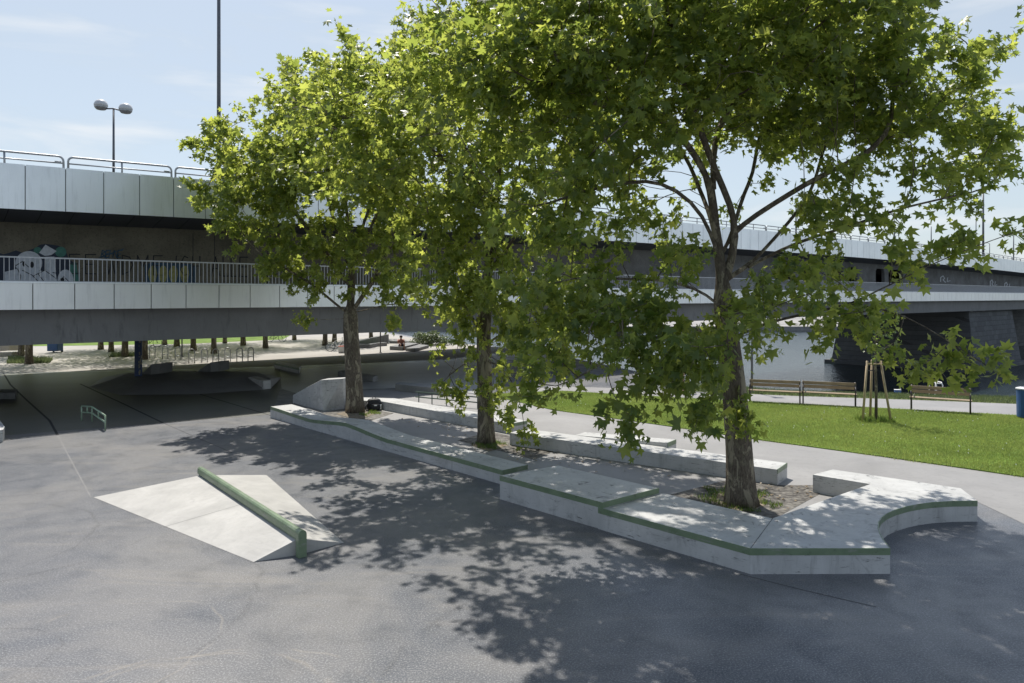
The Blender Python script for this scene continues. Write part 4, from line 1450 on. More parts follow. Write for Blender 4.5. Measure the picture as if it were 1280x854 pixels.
mnd.mi = [0] * len(mnd.f)
tag(mnd.build('skate_mound', M['girder'], smooth=True), 'low grey rolling mound behind the white bicycle', 'mound')
gp = MB().sheet([xy(446, 433.6), xy(462, 434), xy(472, 432), xy(478, 429.9), xy(450, 430.5)], .05).build('planter_lawn', M['lawn']); tag(gp, kind='structure')

# tree pits
def pit(name, pts, mat, z=.009):
    o = MB().sheet([xy(*p) for p in pts], z).build(name, M[mat]); return tag(o, kind='structure')


pit('tree_pit_paving', [(838, 619), (911, 600), (975, 607), (1045, 607), (966, 650), (900, 638)], 'cobble')
pit('tree_pit_soil', [(884, 623), (908, 614), (948, 617), (958, 632), (938, 641), (900, 634)], 'soil', .014)
pit('tree_pit_paving', [(572, 551), (612, 540), (705, 559), (668, 575)], 'cobble')
pit('tree_pit_soil', [(588, 557), (612, 550), (636, 557), (612, 565)], 'soil', .014)
pit('tree_pit_paving', [(400, 518), (440, 508), (492, 517), (452, 530)], 'cobble')
pit('tree_pit_soil', [(420, 518), (445, 511.5), (470, 518), (448, 525)], 'soil', .014)
wp = [pts_in_poly([xy(*p) for p in [(866, 622), (905, 611), (958, 616), (980, 634), (945, 643), (890, 634)]], 1500), pts_in_poly([xy(*p) for p in [(586, 557), (612, 551), (640, 557), (612, 565)]], 900),
      pts_in_poly([xy(*p) for p in [(448, 519), (466, 514), (478, 518), (460, 522)]], 500), pts_in_poly([xy(*p) for p in [(878, 610), (890, 607), (900, 612), (885, 615)]], 260)]
wpp = np.vstack(wp)
keep = (np.sin(wpp[:, 0] * 7.1) * np.sin(wpp[:, 1] * 6.3 + 1) > -.15)
blades('weeds', wpp[keep], .014, .085, .016, M['leaf_young'])

# ------------------------------------------------------------------ trees
def leaf_proto(curl, fold):
    half = [(0, 1.0), (12, .66), (25, .5), (48, .95), (64, .6), (80, .43), (108, .74), (135, .4), (180, .2)]
    pol = half + [(360 - a, r) for a, r in half[1:-1]][::-1]
    v = [(0, 0, 0)]
    for a, r in pol:
        t = math.radians(a)
        x, y = r * math.cos(t), r * math.sin(t)
        v.append((x, y, fold * abs(y) - curl * (x * x if x > 0 else .3 * x * x) - .12 * y * y))
    n = len(pol)
    f = [(0, i + 1, (i + 1) % n + 1) for i in range(n)]
    return np.array(v), np.array(f)


PROTOS = [leaf_proto(.30, .16), leaf_proto(.12, .30), leaf_proto(.45, -.06)]


def leaves_mesh(name, pos, tipdir, normal, scale, rnd, mat, parent):
    """scatter lobed leaves"""
    V, Fc, A = [], [], []
    off = 0
    kind = RNG.integers(0, len(PROTOS), len(pos))
    for k_ in range(len(PROTOS)):
        sel = np.where(kind == k_)[0]
        if not len(sel): continue
        pv, pf = PROTOS[k_]
        x = tipdir[sel]; z = normal[sel]
        x = x / np.linalg.norm(x, axis=1, keepdims=True)
        z = z - x * (z * x).sum(1, keepdims=True)
        z = z / np.maximum(np.linalg.norm(z, axis=1, keepdims=True), 1e-6)
        y = np.cross(z, x)
        sc = scale[sel][:, None, None]
        wid = RNG.uniform(.8, 1.1, len(sel))[:, None, None]
        vv = pos[sel][:, None, :] + sc * (pv[None, :, 0:1] * x[:, None, :] + wid * pv[None, :, 1:2] * y[:, None, :] + pv[None, :, 2:3] * z[:, None, :])
        nv = len(pv)
        ff = pf[None] + (np.arange(len(sel)) * nv)[:, None, None] + off
        V.append(vv.reshape(-1, 3)); Fc.append(ff.reshape(-1)); A.append(np.repeat(rnd[sel], len(pf)))
        off += len(sel) * nv
    return np_mesh(name, np.vstack(V), np.concatenate(Fc), 3, mat, parent, face_attr=np.concatenate(A))


def sample_lobes(lobes, dens, rng):
    pts = []
    for (px, py, Y, rx, ry, rd_, k_) in lobes:
        c = np.array(at(px, py, Y)); sc = Y / F
        r = np.array([rx * sc, rd_, ry * sc])
        n = max(2, int(dens * k_ * 4.19 * r[0] * r[1] * r[2]))
        q = rng.normal(0, 1, (n, 3)); q /= np.linalg.norm(q, axis=1, keepdims=True)
        q *= rng.uniform(0, 1, (n, 1)) ** .42
        pts.append(c + q * r)
    return np.vstack(pts)


def grow(limbs, attr, step=.34, kill=.42, iters=90):
    """limbs: list of polylines of 3-D points, the first is the trunk; the others join on to the nearest node. Returns nodes, parents."""
    nodes, par, isl_ = [], [], []
    hand = []
    for li, L in enumerate(limbs):
        P = [np.array(p, float) for p in L]
        if li == 0:
            nodes.append(P[0]); par.append(-1); prev = 0
        else:
            d = np.linalg.norm(np.array(nodes) - P[0], axis=1); prev = int(d.argmin())
            P = [nodes[prev]] + P
        for a, b in zip(P[:-1], P[1:]):
            n = max(1, int(np.linalg.norm(b - a) / step + .5))
            for i in range(1, n + 1):
                nodes.append(a + (b - a) * i / n + RNG.normal(0, .025, 3) * (0 if li == 0 else 1)); par.append(prev); prev = len(nodes) - 1
    trunk_n = len(nodes)
    nodes = [np.array(n) for n in nodes]
    alive = np.ones(len(attr), bool)
    start = 8
    ND = np.array(nodes)
    d = np.linalg.norm(attr[:, None, :] - ND[None, start:, :], axis=2)
    near = d.argmin(1) + start; nd = d.min(1)
    for it in range(iters):
        alive &= nd > kill
        if not alive.any(): break
        idx = np.where(alive)[0]
        new = []
        for n in np.unique(near[idx]):
            a = attr[idx[near[idx] == n]] - nodes[n]
            a /= np.linalg.norm(a, axis=1, keepdims=True)
            v = a.mean(0)
            pdir = nodes[n] - nodes[par[n]] if par[n] >= 0 else np.array([0, 0, 1.])
            pdir = pdir / (np.linalg.norm(pdir) + 1e-9)
            v = v + .35 * pdir + RNG.normal(0, .12, 3) + np.array([0, 0, .04])
            v /= np.linalg.norm(v) + 1e-9
            new.append((nodes[n] + v * step, n))
        base = len(nodes)
        for p, n in new:
            nodes.append(p); par.append(int(n))
        NP = np.array([p for p, _ in new])
        d = np.linalg.norm(attr[:, None, :] - NP[None], axis=2)
        j = d.argmin(1); dm = d.min(1)
        upd = dm < nd
        near[upd] = j[upd] + base; nd[upd] = dm[upd]
    return np.array(nodes), np.array(par), trunk_n, near


def branch_meshes(nodes, par, base_r, parent, trunk_r_profile, n_trunk_pts, split=.035):
    n = len(nodes)
    kids = [[] for _ in range(n)]
    for i, p in enumerate(par):
        if p >= 0: kids[p].append(i)
    r = np.zeros(n)
    for i in range(n - 1, -1, -1):
        r[i] = (.0075 ** 2.35 if not kids[i] else 0) + r[i]
        if par[i] >= 0: r[par[i]] += r[i]
    r = r ** (1 / 2.35)
    # trunk: scale so that the base has the wanted girth
    r *= np.where(r > .02, 1, 1)
    top = r[0]
    f = base_r / top
    r = np.where(r > .012, .012 + (r - .012) * (base_r - .012) / (top - .012), r)
    for i in range(n_trunk_pts):
        if i < len(trunk_r_profile): r[i] = max(r[i] * .9, trunk_r_profile[i])
    thick, thin = MB(), MB()
    done = set()
    stack = [(0, -1)]
    while stack:
        i, p = stack.pop()
        chain = [p] if p >= 0 else []
        radii = [min(r[p], r[i] * 1.25)] if p >= 0 else []
        cur = i
        while True:
            chain.append(cur); radii.append(r[cur])
            ks = sorted(kids[cur], key=lambda q: -r[q])
            if not ks: break
            for q in ks[1:]: stack.append((q, cur))
            cur = ks[0]
        if len(chain) < 2: continue
        rm = max(radii)
        # smooth the path a little
        P = [nodes[c].copy() for c in chain]
        for _ in range(2):
            P = [P[0]] + [(P[k - 1] + 2 * P[k] + P[k + 1]) / 4 for k in range(1, len(P) - 1)] + [P[-1]] if len(P) > 2 else P
        dst = thick if rm > split else thin
        dst.tube([tuple(q) for q in P], radii, 14 if rm > .12 else (8 if rm > .04 else 5))
    return thick.build('trunk', M['bark'], parent, smooth=True), thin.build('branches', M['bark'], parent, smooth=True), r


def plane_tree(base_px, Y, label, limbs_px, lobes, dens, base_r, lscale, per=13, seed=1, prof=None, group=None, bright=0.0):
    rng = np.random.default_rng(seed)
    root_p = np.array(at(base_px[0], base_px[1], Y)); root_p[2] = -.05
    e = empty('plane_tree', (0, 0, 0), label, 'tree', group)
    limbs = []
    for L in limbs_px:
        limbs.append([at(*p) for p in L])
    limbs[0][0] = tuple(root_p)
    attr = sample_lobes(lobes, dens, rng)
    nodes, par, tn, near = grow(limbs, attr)
    trunk, br, r = branch_meshes(nodes, par, base_r, e, prof or [], tn)
    ctr = attr.mean(0)
    # leaves: sprays round each attraction point
    na = len(attr)
    base = nodes[near]
    d = attr - base
    out = attr - np.array([root_p[0], root_p[1], ctr[2] - 1.0])
    out /= np.linalg.norm(out, axis=1, keepdims=True)
    ln = np.linalg.norm(d, axis=1, keepdims=True)
    tw = d / np.maximum(ln, 1e-6) * .5 + out * .8 + rng.normal(0, .35, (na, 3)); tw[:, 2] -= .1
    tw /= np.linalg.norm(tw, axis=1, keepdims=True)
    tl = rng.uniform(.35, .7, (na, 1))
    t = rng.uniform(0, 1, (na, per))
    pos = base[:, None, :] + d[:, None, :] * .6 + tw[:, None, :] * (tl[:, :, None] * (t[:, :, None] - .15))
    pos = pos + rng.normal(0, .11, pos.shape)
    tip = tw[:, None, :] + rng.normal(0, .75, pos.shape); tip[..., 2] -= .35
    nrm = rng.normal(0, .85, pos.shape); nrm[..., 2] += .75
    nrm += out[:, None, :] * .35
    pos, tip, nrm = pos.reshape(-1, 3), tip.reshape(-1, 3), nrm.reshape(-1, 3)
    sc = rng.gamma(9, lscale / 9, len(pos)); sc = np.clip(sc, lscale * .45, lscale * 1.7)
    rnd = np.clip(rng.beta(1.6, 2.6, len(pos)) + bright, 0, 1)
    print('LEAVES', label[:20], len(pos))
    leaves_mesh('crown', pos, tip, nrm, sc, rnd, M['leaf'], e)
    # thin twigs carrying the sprays
    tb = MB()
    for i in range(na):
        a = base[i]; m_ = base[i] + d[i] * .6; b = m_ + tw[i] * tl[i] * .8
        tb.tube([tuple(a), tuple(m_), tuple(b)], [.008, .006, .003], 3, cap=False)
    tag(tb.build('twigs', M['bark'], e), kind='stuff')
    return e


# the nearest tree, right of centre
YR = 13.85
limbsR = [
    [(927, 634, YR), (925.5, 600, YR), (924, 560, YR), (917, 480, YR), (909, 420, YR), (905, 370, YR), (901, 335, YR)],
    [(901, 335, YR), (893, 285, YR), (891, 235, YR), (874, 200, 13.6), (862, 180, 13.5), (825, 145, 13.3), (788, 137, 13.0), (739, 131, 12.8), (713, 105, 12.6), (690, 60, 12.4)],
    [(891, 235, YR), (893, 180, 14.0), (902, 150, 14.2), (925, 120, 14.4), (940, 50, 14.6), (930, -30, 14.8)],
    [(905, 350, YR), (919, 322, YR), (922, 290, 13.7), (913, 255, 13.6), (896, 220, 13.6), (885, 190, 13.5), (850, 90, 13.0), (830, 10, 12.6)],
    [(922, 288, 13.7), (946, 264, 13.6), (985, 246, 13.5), (1005, 230, 13.4), (1050, 210, 13.4), (1090, 186, 13.5), (1112, 172, 13.5), (1117, 120, 13.6), (1122, 80, 13.7), (1150, 10, 13.8)],
    [(910, 345, YR), (935, 335, 13.9), (955, 310, 14.1), (975, 286, 14.3), (1000, 262, 14.4), (1015, 240, 14.5), (1040, 150, 15.2), (1050, 80, 15.6)],
    [(935, 337, 13.9), (960, 321, 13.6), (1000, 303, 13.2), (1020, 296, 13.0), (1060, 286, 12.8), (1110, 266, 12.8), (1180, 248, 13.0), (1235, 240, 13.2), (1262, 195, 13.4)],
    [(909, 425, YR), (950, 405, 13.4), (1000, 395, 12.9), (1060, 380, 12.5), (1110, 357, 12.2), (1180, 325, 12.0), (1240, 300, 11.9), (1300, 282, 11.8)],
    [(901, 330, YR), (880, 270, 13.5), (845, 235, 13.2), (807, 225, 12.9), (746, 234, 12.6), (690, 254, 12.3), (650, 262, 12.1)],
    [(905, 385, YR), (870, 362, 13.2), (821, 347, 12.7), (788, 349, 12.3), (740, 343, 11.9), (690, 352, 11.6)],
    [(909, 415, 13.8), (900, 395, 12.9), (905, 385, 12.0), (915, 395, 11.0), (930, 420, 10.3)],
    [(909, 430, 13.8), (875, 410, 12.8), (835, 415, 11.8), (780, 440, 11.0), (720, 470, 10.6), (690, 500, 10.5)],
    [(1060, 380, 12.5), (1110, 388, 11.6), (1150, 405, 11.2), (1190, 425, 11.0), (1235, 455, 10.8)],
    [(901, 320, YR), (880, 250, 14.8), (850, 180, 15.8), (830, 120, 16.6)],
    [(905, 320, YR), (935, 230, 14.9), (960, 130, 16.0), (970, 60, 16.8)],
]
lobesR = [(565, 105, 12.9, 55, 70, 1.5, .9), (545, 45, 13.2, 45, 50, 1.4, .9),
    # px, py, depth, rx px, ry px, depth radius m, density
    (900, 40, 13.6, 230, 130, 3.4, 1.0), (760, 60, 13.0, 130, 120, 2.6, 1.0), (1020, 70, 14.0, 130, 110, 3.0, 1.0),
    (1090, 110, 13.6, 95, 80, 2.2, 1.0), (1200, 75, 13.8, 52, 50, 1.2, 1.0), (1235, 85, 13.8, 30, 20, .7, 1.4), (1150, 150, 13.6, 85, 55, 1.6, 1.2), (1215, 140, 13.5, 45, 40, 1.0, 1.0), (1010, 255, 12.9, 45, 28, .7, .8),
    (1248, 180, 13.4, 35, 45, .9, 1.0), (690, 120, 12.6, 95, 110, 1.9, 1.0), (620, 120, 12.6, 60, 80, 1.4, .8), (700, 240, 12.4, 110, 80, 1.6, 1.0),
    (800, 170, 12.4, 85, 70, 1.4, .9), (980, 150, 14.6, 120, 65, 1.8, .85), (1080, 235, 13.0, 85, 40, 1.3, 1.0), (1170, 225, 13.0, 75, 30, 1.0, 1.1),
    (1130, 285, 12.8, 60, 22, .8, .8), (1060, 310, 12.6, 65, 45, 1.0, 1.0), (760, 330, 11.8, 110, 70, 1.5, 1.0), (690, 400, 11.2, 85, 75, 1.2, 1.15),
    (790, 430, 11.0, 105, 80, 1.3, 1.2), (890, 420, 10.9, 95, 75, 1.0, 1.2), (975, 385, 11.2, 80, 40, 1.0, 1.1), (1060, 390, 11.8, 65, 45, .9, 1.1),
    (960, 355, 12.2, 70, 35, .9, .9), (1085, 430, 11.4, 40, 30, .6, 1.2), (680, 490, 10.8, 48, 38, .6, 1.3), (840, 500, 10.6, 75, 28, .7, 1.1), (770, 505, 10.6, 45, 25, .5, 1.1), 
    (1205, 195, 13.3, 70, 55, 1.4, .9), (1150, 315, 12.3, 55, 28, .8, .7), (1225, 255, 13.0, 50, 25, .8, .8), (905, 400, 12.9, 60, 50, .7, .9), (845, 290, 13.0, 45, 45, .8, .8), (960, 250, 15.0, 60, 40, 1.0, .45), (1040, 330, 12.4, 60, 35, .7, .8), (930, 372, 12.6, 70, 26, .6, .9), (590, 150, 14.2, 40, 40, 1.1, 1.0), (868, 462, 12.4, 50, 35, .7, 1.0), (985, 300, 12.6, 55, 35, .8, .6),
    (1190, 432, 11.0, 40, 13, .35, 1.8), (1228, 453, 10.8, 24, 8, .25, 2.5), (1160, 455, 11.0, 20, 9, .3, 2.0), (1255, 290, 11.9, 20, 14, .4, 1.6), (1195, 305, 12.0, 18, 10, .4, 1.5),
    (880, 120, 15.6, 190, 110, 2.0, .42), (800, 250, 15.2, 90, 60, 1.6, .42), (870, 310, 12.4, 45, 30, .7, .9), (905, 505, 13.3, 30, 25, .4, .9), (935, 515, 13.2, 18, 12, .3, 1.2), (860, 50, 11.4, 210, 110, 1.6, .8), (610, 60, 11.8, 70, 65, 1.3, 1.0), (900, -60, 13.5, 240, 60, 3.0, .8), (700, -10, 12.5, 140, 60, 2.0, .9),
    (1000, 40, 11.6, 130, 90, 1.2, .9),
]
plane_tree((927, 634), YR, 'nearest and largest plane tree, forking low, at right of centre inside the curved ledge', limbsR, lobesR, 3.4, .14, .10, 34, 3, [.36, .30, .275, .26, .25, .245, .24, .235, .23, .225, .22, .215, .21, .20])

# middle tree
YM = 19.5
limbsM = [
    [(608, 556, YM), (607, 520, YM), (606, 470, YM), (604, 420, YM), (610, 340, YM), (622, 240, YM), (628, 150, YM), (632, 60, YM)],
    [(622, 250, YM), (560, 200, 18.6), (500, 165, 17.8), (440, 145, 17.0), (405, 150, 16.5)],
    [(604, 420, YM), (580, 380, 19.2), (556, 340, 19.0), (540, 290, 19.0), (530, 230, 19.2)],
    [(610, 340, YM), (650, 290, 19.2), (690, 230, 19.0), (710, 170, 19.0)],
    [(605, 430, YM), (650, 405, 18.8), (690, 398, 18.2), (730, 400, 17.8)],
    [(605, 440, YM), (580, 455, 18.9), (560, 470, 18.4), (545, 490, 18.2)],
    [(616, 300, YM), (590, 220, 18.8), (570, 140, 18.6), (560, 70, 18.5)],
    [(606, 450, YM), (625, 455, 18.9), (645, 480, 18.4), (655, 520, 18.2)],
    [(612, 330, YM), (640, 250, 20.5), (660, 150, 21.4)], [(612, 330, YM), (580, 250, 20.8), (560, 160, 21.8)],
]
lobesM = [(513, 128, 15.2, 36, 42, 1.2, .9), (413, 195, 20.4, 42, 40, 1.2, .9), (595, 475, 18.9, 24, 24, .5, 1.2), (618, 500, 18.9, 16, 14, .4, 1.2), (560, 170, 15.2, 45, 40, 1.2, 1.0), (508, 199, 17.8, 40, 40, 1.2, 1.0), (430, 228, 18.6, 50, 42, 1.4, .9), (480, 205, 16.8, 45, 48, 1.3, .8), (430, 140, 16.8, 70, 75, 1.8, .9), (395, 190, 16.4, 38, 42, 1.0, .9), (490, 180, 17.3, 60, 85, 2.0, .9), (475, 95, 17.5, 60, 48, 1.8, .9), (545, 55, 18.3, 55, 55, 2.0, .9), (455, 235, 17.0, 45, 35, 1.2, .9),
          (625, 60, YM, 75, 95, 3.0, 1), (555, 110, YM, 62, 85, 2.4, 1), (690, 130, YM, 90, 120, 2.6, .9), (615, 230, 19.2, 95, 95, 3.0, 1), (560, 260, 19.0, 60, 80, 2.2, 1), (590, 350, 18.8, 70, 60, 1.9, 1.1),
          (660, 370, 18.6, 80, 60, 1.8, 1), (545, 370, 18.7, 32, 40, 1.0, 1.1), (575, 415, 18.4, 45, 30, 1.0, 1.1), (660, 430, 18.4, 50, 35, 1.0, 1.0), (720, 380, 18.4, 50, 45, 1.2, .9), (640, 515, 18.2, 28, 22, .4, .9), (660, 535, 18.0, 18, 10, .3, 2),
          (552, 482, 18.2, 22, 10, .35, 2.2), (575, 490, 18.3, 15, 9, .3, 2), (505, 85, YM, 30, 40, 1.2, 1), (500, 150, YM, 28, 60, 1.2, .9), (600, 0, YM, 45, 40, 1.6, 1), (625, 468, 18.6, 30, 20, .6, 1.2)]
plane_tree((608, 556), YM, 'middle plane tree with a slim trunk, between the other two plane trees', limbsM, lobesM, 2.5, .14, .11, 32, 5, [.27, .235, .22, .21, .205, .20, .20, .195, .19, .185, .18], bright=.08)

# leftmost tree
YL = 24.8
limbsL = [
    [(444, 517, YL), (443, 490, YL), (441, 450, YL), (438, 410, YL), (438, 392, YL), (440, 330, YL), (432, 250, YL), (425, 160, YL), (420, 90, YL)],
    [(438, 395, YL), (410, 372, 24.4), (380, 348, 24.0), (345, 330, 23.6), (310, 305, 23.6)],
    [(439, 390, YL), (468, 352, 24.4), (495, 295, 24.0), (490, 266, 24.0), (460, 215, 23.8), (422, 168, 23.6), (395, 110, 23.6)],
    [(439, 392, YL), (480, 380, 24.4), (520, 379, 24.2), (548, 384, 24.0)],
    [(438, 360, YL), (390, 290, 24.4), (340, 230, 24.2), (290, 200, 24.2), (255, 180, 24.4)],
    [(440, 330, YL), (480, 250, 25.2), (510, 170, 25.4)],
    [(438, 400, YL), (415, 398, 24.2), (385, 402, 23.8)],
    [(438, 340, YL), (410, 250, 25.8), (380, 150, 26.4)], [(440, 330, YL), (470, 230, 26.4), (470, 130, 26.8)],
]
lobesL = [(300, 225, 22.4, 42, 45, 1.2, .9), (370, 200, 22.2, 62, 70, 1.5, .9), (405, 150, YL, 85, 75, 2.8, 1), (395, 95, YL, 55, 30, 1.4, 1), (470, 130, YL, 70, 60, 2.4, 1), (330, 195, YL, 62, 62, 2.2, 1), (278, 210, 24.4, 38, 50, 1.4, 1), (255, 178, 24.4, 22, 14, .6, 1.6), (262, 155, 24.4, 12, 14, .5, 1.6), (240, 190, 24.4, 10, 8, .4, 1.8),
          (420, 240, 24.4, 110, 80, 3.0, 1), (320, 270, 24.0, 55, 50, 1.6, 1), (295, 255, 24.0, 38, 40, 1.2, 1), (500, 230, 24.4, 60, 85, 2.4, 1), (400, 320, 24.0, 80, 35, 1.8, 1), (480, 320, 24.0, 65, 45, 1.8, 1), (345, 315, 23.8, 30, 30, 1.0, 1), (415, 360, 23.8, 45, 18, 1.0, 1.1),
          (375, 396, 23.8, 16, 9, .4, 2.0), (480, 395, 24.0, 14, 7, .35, 2), (510, 370, 24.0, 40, 22, .8, 1), (455, 85, YL, 30, 22, .9, 1), (315, 150, 24.6, 22, 22, .7, 1), (345, 110, YL, 18, 28, .6, 1.2)]
plane_tree((444, 517), YL, 'leftmost and farthest of the three plane trees, beside the concrete wedge', limbsL, lobesL, 2.2, .16, .12, 34, 9, [.36, .32, .30, .29, .28, .275, .27, .265, .26, .25], bright=.12)

# a few dry leaves blown about on the ground
fl = np.vstack([pts_in_poly([xy(*p) for p in [(840, 619), (911, 600), (1040, 607), (966, 650)]], 70), pts_in_poly([xy(*p) for p in [(480, 520), (600, 535), (880, 600), (690, 590), (600, 565)]], 90),
                ])
nf = len(fl)
leaves_mesh('fallen_leaves', np.column_stack([fl, np.full(nf, .03)]), np.column_stack([RNG.normal(0, 1, (nf, 2)), np.zeros(nf)]), RNG.normal(0, .25, (nf, 3)) + np.array([0, 0, 1.]), RNG.uniform(.03, .065, nf), RNG.uniform(0, 1, nf), M['deadleaf'], None)['kind'] = 'stuff'
# young staked tree
yp = Vector(xy(1095, 528))
yt = empty('young_tree', (yp.x, yp.y, .03), 'slim young tree tied between wooden stakes on the lawn', 'tree')
MB().tube([(0, 0, -.03), (.01, 0, 1.0), (-.02, .02, 2.0), (.02, 0, 3.0), (.03, .02, 3.9)], [.05, .042, .036, .026, .01], 8).build('trunk', M['bark'], yt, smooth=True)
mb = MB()
for i in range(9):
    t = i * 2.4; z = 2.1 + i * .19
    mb.tube([(0, 0, z), (.4 * math.cos(t), .4 * math.sin(t), z + .3), (.7 * math.cos(t), .7 * math.sin(t), z + .45)], [.014, .009, .004], 5)
mb.build('branches', M['bark'], yt)
n = 170
q = RNG.normal(0, 1, (n, 3)); q /= np.linalg.norm(q, axis=1, keepdims=True)
pos = np.array([0, 0, 2.95]) + q * (RNG.uniform(0, 1, (n, 1)) ** .4) * np.array([.75, .75, 1.0])
pos += .12 * np.sin(pos[:, [1, 2, 0]] * 7)
leaves_mesh('crown', pos, RNG.normal(0, 1, (n, 3)) + np.array([0, 0, -.4]), RNG.normal(0, .5, (n, 3)) + np.array([0, 0, 1.]), RNG.uniform(.05, .09, n), RNG.uniform(0, 1, n), M['leaf_young'], yt)
sk_ = empty('stake_frame', (yp.x, yp.y, .03), 'wooden stakes leaning together around the young tree', 'tree stakes')
for (bx_, by_, tx, ty) in ((-.45, -.05, -.28, 0), (.42, -.12, .12, -.05), (.02, .42, .0, .25)):
    MB().tube([(bx_, by_, -.03), (tx, ty, 1.92)], [.038, .034], 10).build('stake', M['stake'], sk_, smooth=True)
MB().tube([(-.28, 0, 1.82), (.13, -.05, 1.82)], .025, 8).build('cross_bar', M['stake'], sk_, smooth=True)
MB().tube([(-.27, 0, 1.6), (.06, 0, 1.62), (.02, .24, 1.6), (-.27, 0, 1.6)], .012, 6).build('tie', M['black'], sk_)
blades('stake_weeds', pts_in_poly([(yp.x - .5, yp.y - .3), (yp.x + .5, yp.y - .3), (yp.x + .5, yp.y + .35), (yp.x - .5, yp.y + .35)], 500), .03, .16, .03, M['leaf_young'])

# plaza trees beyond the bridge
pt = empty('plaza_tree', (0, 0, 0), 'x', 'tree', 'trees on the sunlit plaza beyond the bridge')
mb = MB()
mb.tube([(0, 0, -.05), (.01, .01, .5), (.03, .0, 1.6), (.0, .03, 2.8), (.06, .0, 4.2), (.02, 0, 6.0)], [.24, .19, .17, .15, .1, .03], 10)
for i in range(10):
    t = i * 2.4; z = 2.6 + i * .32
    mb.tube([(0, 0, z), (.9 * math.cos(t), .9 * math.sin(t), z + .7), (1.9 * math.cos(t), 1.9 * math.sin(t), z + 1.1)], [.06, .04, .012], 6)
mb.build('trunk', M['bark'], pt, smooth=True)
n = 3200
q = RNG.normal(0, 1, (n, 3)); q /= np.linalg.norm(q, axis=1, keepdims=True)
pos = np.array([0, 0, 4.9]) + q * (RNG.uniform(0, 1, (n, 1)) ** .4) * np.array([3.3, 3.3, 2.0])
pos += .35 * np.sin(pos[:, [1, 2, 0]] * 2.6)
leaves_mesh('crown', pos, RNG.normal(0, 1, (n, 3)) + np.array([0, 0, -.4]), RNG.normal(0, .5, (n, 3)) + np.array([0, 0, 1.]), RNG.uniform(.11, .17, n), RNG.uniform(0, 1, n), M['leaf'], pt)
spots = [(26, 445.5), (36.5, 455), (126, 437), (139, 440), (156, 446), (180.5, 449.5), (206, 431), (221, 433.5), (242, 438.5), (267.5, 442), (281, 429), (304, 432), (332, 435.5), (368, 425), (406, 432), (418, 427.5), (464, 424.5)]
pl_lab = ['far tree trunk at the left, just left of the thicker leftmost trunk', 'far tree trunk in a strip of weeds, left under the bridge', 'far tree trunk, first right of the small blue bin', 'far tree trunk, second right of the small blue bin', 'far tree trunk just left of the blue column',
          'far tree trunk right against the blue column', 'far thick tree trunk above the third bike hoop', 'far tree trunk above the gap between third and fourth bike hoops', 'far leaning tree trunk behind the fourth bike hoop', 'far tree trunk behind the sixth bike hoop', 'far tree trunk above the seventh bike hoop',
          'far tree trunk behind the eighth bike hoop', 'far tree trunk just right of the bike hoops', 'far tree trunk right of the bicycle in the tree shade', 'far thin tree trunk left of the white bicycle', 'far tree trunk directly above the white bicycle', 'far tree trunk beside the wedge-shaped wall at the river']
for i, (px, py) in enumerate(spots):
    o = pt if i == 0 else copy_tree(pt)
    p = G(px, py)
    o.location = (p[0], p[1], 0); o.rotation_euler = (.03 * math.sin(i * 3), .03 * math.cos(i * 2), i * 1.7)
    s = .9 + .2 * ((i * 37) % 10) / 10
    o.scale = (s, s, s)
    o['label'] = pl_lab[i]
wv = np.vstack([pts_in_poly([xy(*p) for p in [(8, 455), (62, 454), (66, 450), (12, 448)]], 2500), pts_in_poly([xy(*p) for p in [(136, 447), (168, 446), (170, 443), (140, 443)]], 700)])
blades('plaza_weeds', wv, .004, .22, .05, M['leaf_bush'])

# round bush by the water
bs = G(538, 431.5)
bu = empty('round_bush', (bs[0], bs[1], 0), 'rounded grey-green bush at the water left of the middle plane tree', 'bush')
n = 2600
q = RNG.normal(0, 1, (n, 3)); q[:, 2] = np.abs(q[:, 2]); q /= np.linalg.norm(q, axis=1, keepdims=True)
pos = q * (RNG.uniform(.2, 1, (n, 1)) ** .4) * np.array([1.7, 1.4, 1.15])
pos += .15 * np.sin(pos[:, [1, 2, 0]] * 5); pos[:, 2] = np.maximum(pos[:, 2], .03)
leaves_mesh('crown', pos, RNG.normal(0, 1, (n, 3)), RNG.normal(0, .5, (n, 3)) + np.array([0, 0, 1.]), RNG.uniform(.07, .12, n), RNG.uniform(0, 1, n), M['leaf_bush'], bu)
mb = MB()
for i in range(9):
    t = i * .7
    mb.tube([(0, 0, 0), (.5 * math.cos(t), .4 * math.sin(t), .5), (1.1 * math.cos(t), .9 * math.sin(t), .8)], [.03, .02, .008], 5)
mb.build('stems', M['bark'], bu)

# ------------------------------------------------------------------ light, sky, camera
EL = math.radians(60.5)
sh = Vector((.34, -.9404))                        # direction shadows fall on the ground
to_sun = Vector((-sh.x * math.cos(EL), -sh.y * math.cos(EL), math.sin(EL)))
sun = bpy.data.lights.new('sun', 'SUN'); sun.energy = 4.5; sun.angle = math.radians(.53); sun.color = (1.0, .95, .87)
so = bpy.data.objects.new('sun', sun); C.objects.link(so)
so.rotation_euler = to_sun.to_track_quat('Z', 'Y').to_euler(); so.location = (0, 0, 60)

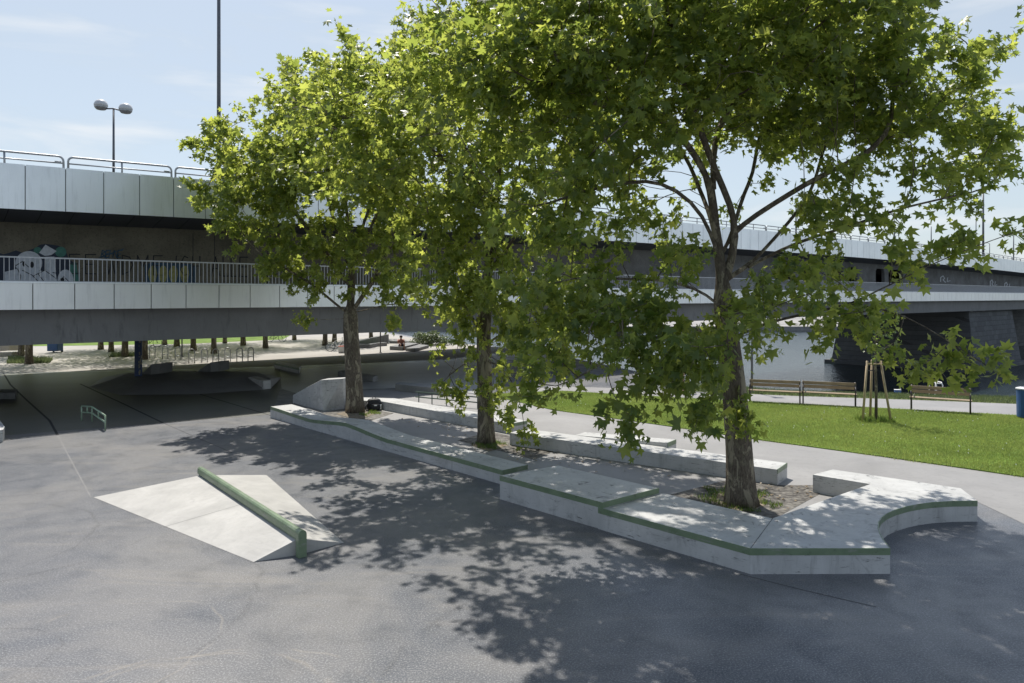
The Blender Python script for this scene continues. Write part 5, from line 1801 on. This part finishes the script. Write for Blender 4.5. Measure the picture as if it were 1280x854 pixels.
w = bpy.data.worlds.new('World'); bpy.context.scene.world = w; w.use_nodes = True
t = w.node_tree; t.nodes.clear()
out = t.nodes.new('ShaderNodeOutputWorld'); bg = t.nodes.new('ShaderNodeBackground'); sky = t.nodes.new('ShaderNodeTexSky')
sky.sky_type = 'NISHITA'; sky.sun_disc = False; sky.sun_elevation = EL; sky.sun_rotation = math.atan2(to_sun.x, to_sun.y)
sky.air_density = 1.0; sky.dust_density = 1.3; sky.ozone_density = 1.2; sky.altitude = 150
tc = t.nodes.new('ShaderNodeTexCoord')
mp = t.nodes.new('ShaderNodeMapping'); mp.inputs['Scale'].default_value = (1.6, 1.6, 9.0)
nz = t.nodes.new('ShaderNodeTexNoise'); nz.inputs['Scale'].default_value = 2.2; nz.inputs['Detail'].default_value = 7; nz.inputs['Roughness'].default_value = .55; nz.inputs['Distortion'].default_value = .4
mr = t.nodes.new('ShaderNodeMapRange'); mr.inputs['From Min'].default_value = .48; mr.inputs['From Max'].default_value = .78; mr.inputs['To Min'].default_value = .66; mr.inputs['To Max'].default_value = .92; mr.clamp = True
mx = t.nodes.new('ShaderNodeMix'); mx.data_type = 'RGBA'; mx.inputs[7].default_value = (5.6, 5.9, 5.9, 1)
t.links.new(tc.outputs['Generated'], mp.inputs['Vector']); t.links.new(mp.outputs[0], nz.inputs['Vector']); t.links.new(nz.outputs[0], mr.inputs['Value'])
sx_ = t.nodes.new('ShaderNodeSeparateXYZ'); t.links.new(tc.outputs['Generated'], sx_.inputs[0])
vz = t.nodes.new('ShaderNodeMapRange'); vz.clamp = True
for nm_, vv in (('From Min', .34), ('From Max', .75), ('To Min', 1.0), ('To Max', .05)): vz.inputs[nm_].default_value = vv
t.links.new(sx_.outputs[2], vz.inputs['Value'])
cm = t.nodes.new('ShaderNodeMix'); cm.data_type = 'RGBA'; cm.inputs[6].default_value = (4.1, 4.6, 5.0, 1); cm.inputs[7].default_value = (6.6, 6.6, 6.6, 1)
cr = t.nodes.new('ShaderNodeMapRange'); cr.clamp = True; cr.inputs['From Min'].default_value = .52; cr.inputs['From Max'].default_value = .92
t.links.new(nz.outputs[0], cr.inputs['Value']); t.links.new(cr.outputs[0], cm.inputs[0]); t.links.new(cm.outputs[2], mx.inputs[7])
vm = t.nodes.new('ShaderNodeMath'); vm.operation = 'MULTIPLY'
t.links.new(mr.outputs[0], vm.inputs[0]); t.links.new(vz.outputs[0], vm.inputs[1])
t.links.new(vm.outputs[0], mx.inputs[0]); t.links.new(sky.outputs[0], mx.inputs[6]); t.links.new(mx.outputs[2], bg.inputs['Color'])
bg.inputs['Strength'].default_value = .12
t.links.new(bg.outputs[0], out.inputs['Surface'])

cam = bpy.data.cameras.new('camera'); co_ = bpy.data.objects.new('camera', cam); C.objects.link(co_)
co_.location = (0, 0, CAM_Z); co_.rotation_euler = (math.radians(90), 0, 0)
cam.sensor_width = 36; cam.lens = F / 1280 * 36; cam.shift_y = -57 / 1280; cam.clip_end = 9000; cam.clip_start = .1
sc = bpy.context.scene
sc.camera = co_
sc.view_settings.view_transform = 'Standard'; sc.view_settings.look = 'None'; sc.view_settings.gamma = 1; sc.view_settings.exposure = .38
sc.cycles.max_bounces = 7; sc.cycles.diffuse_bounces = 4; sc.cycles.transmission_bounces = 4; sc.cycles.sample_clamp_indirect = 6
sc.cycles.use_denoising = True
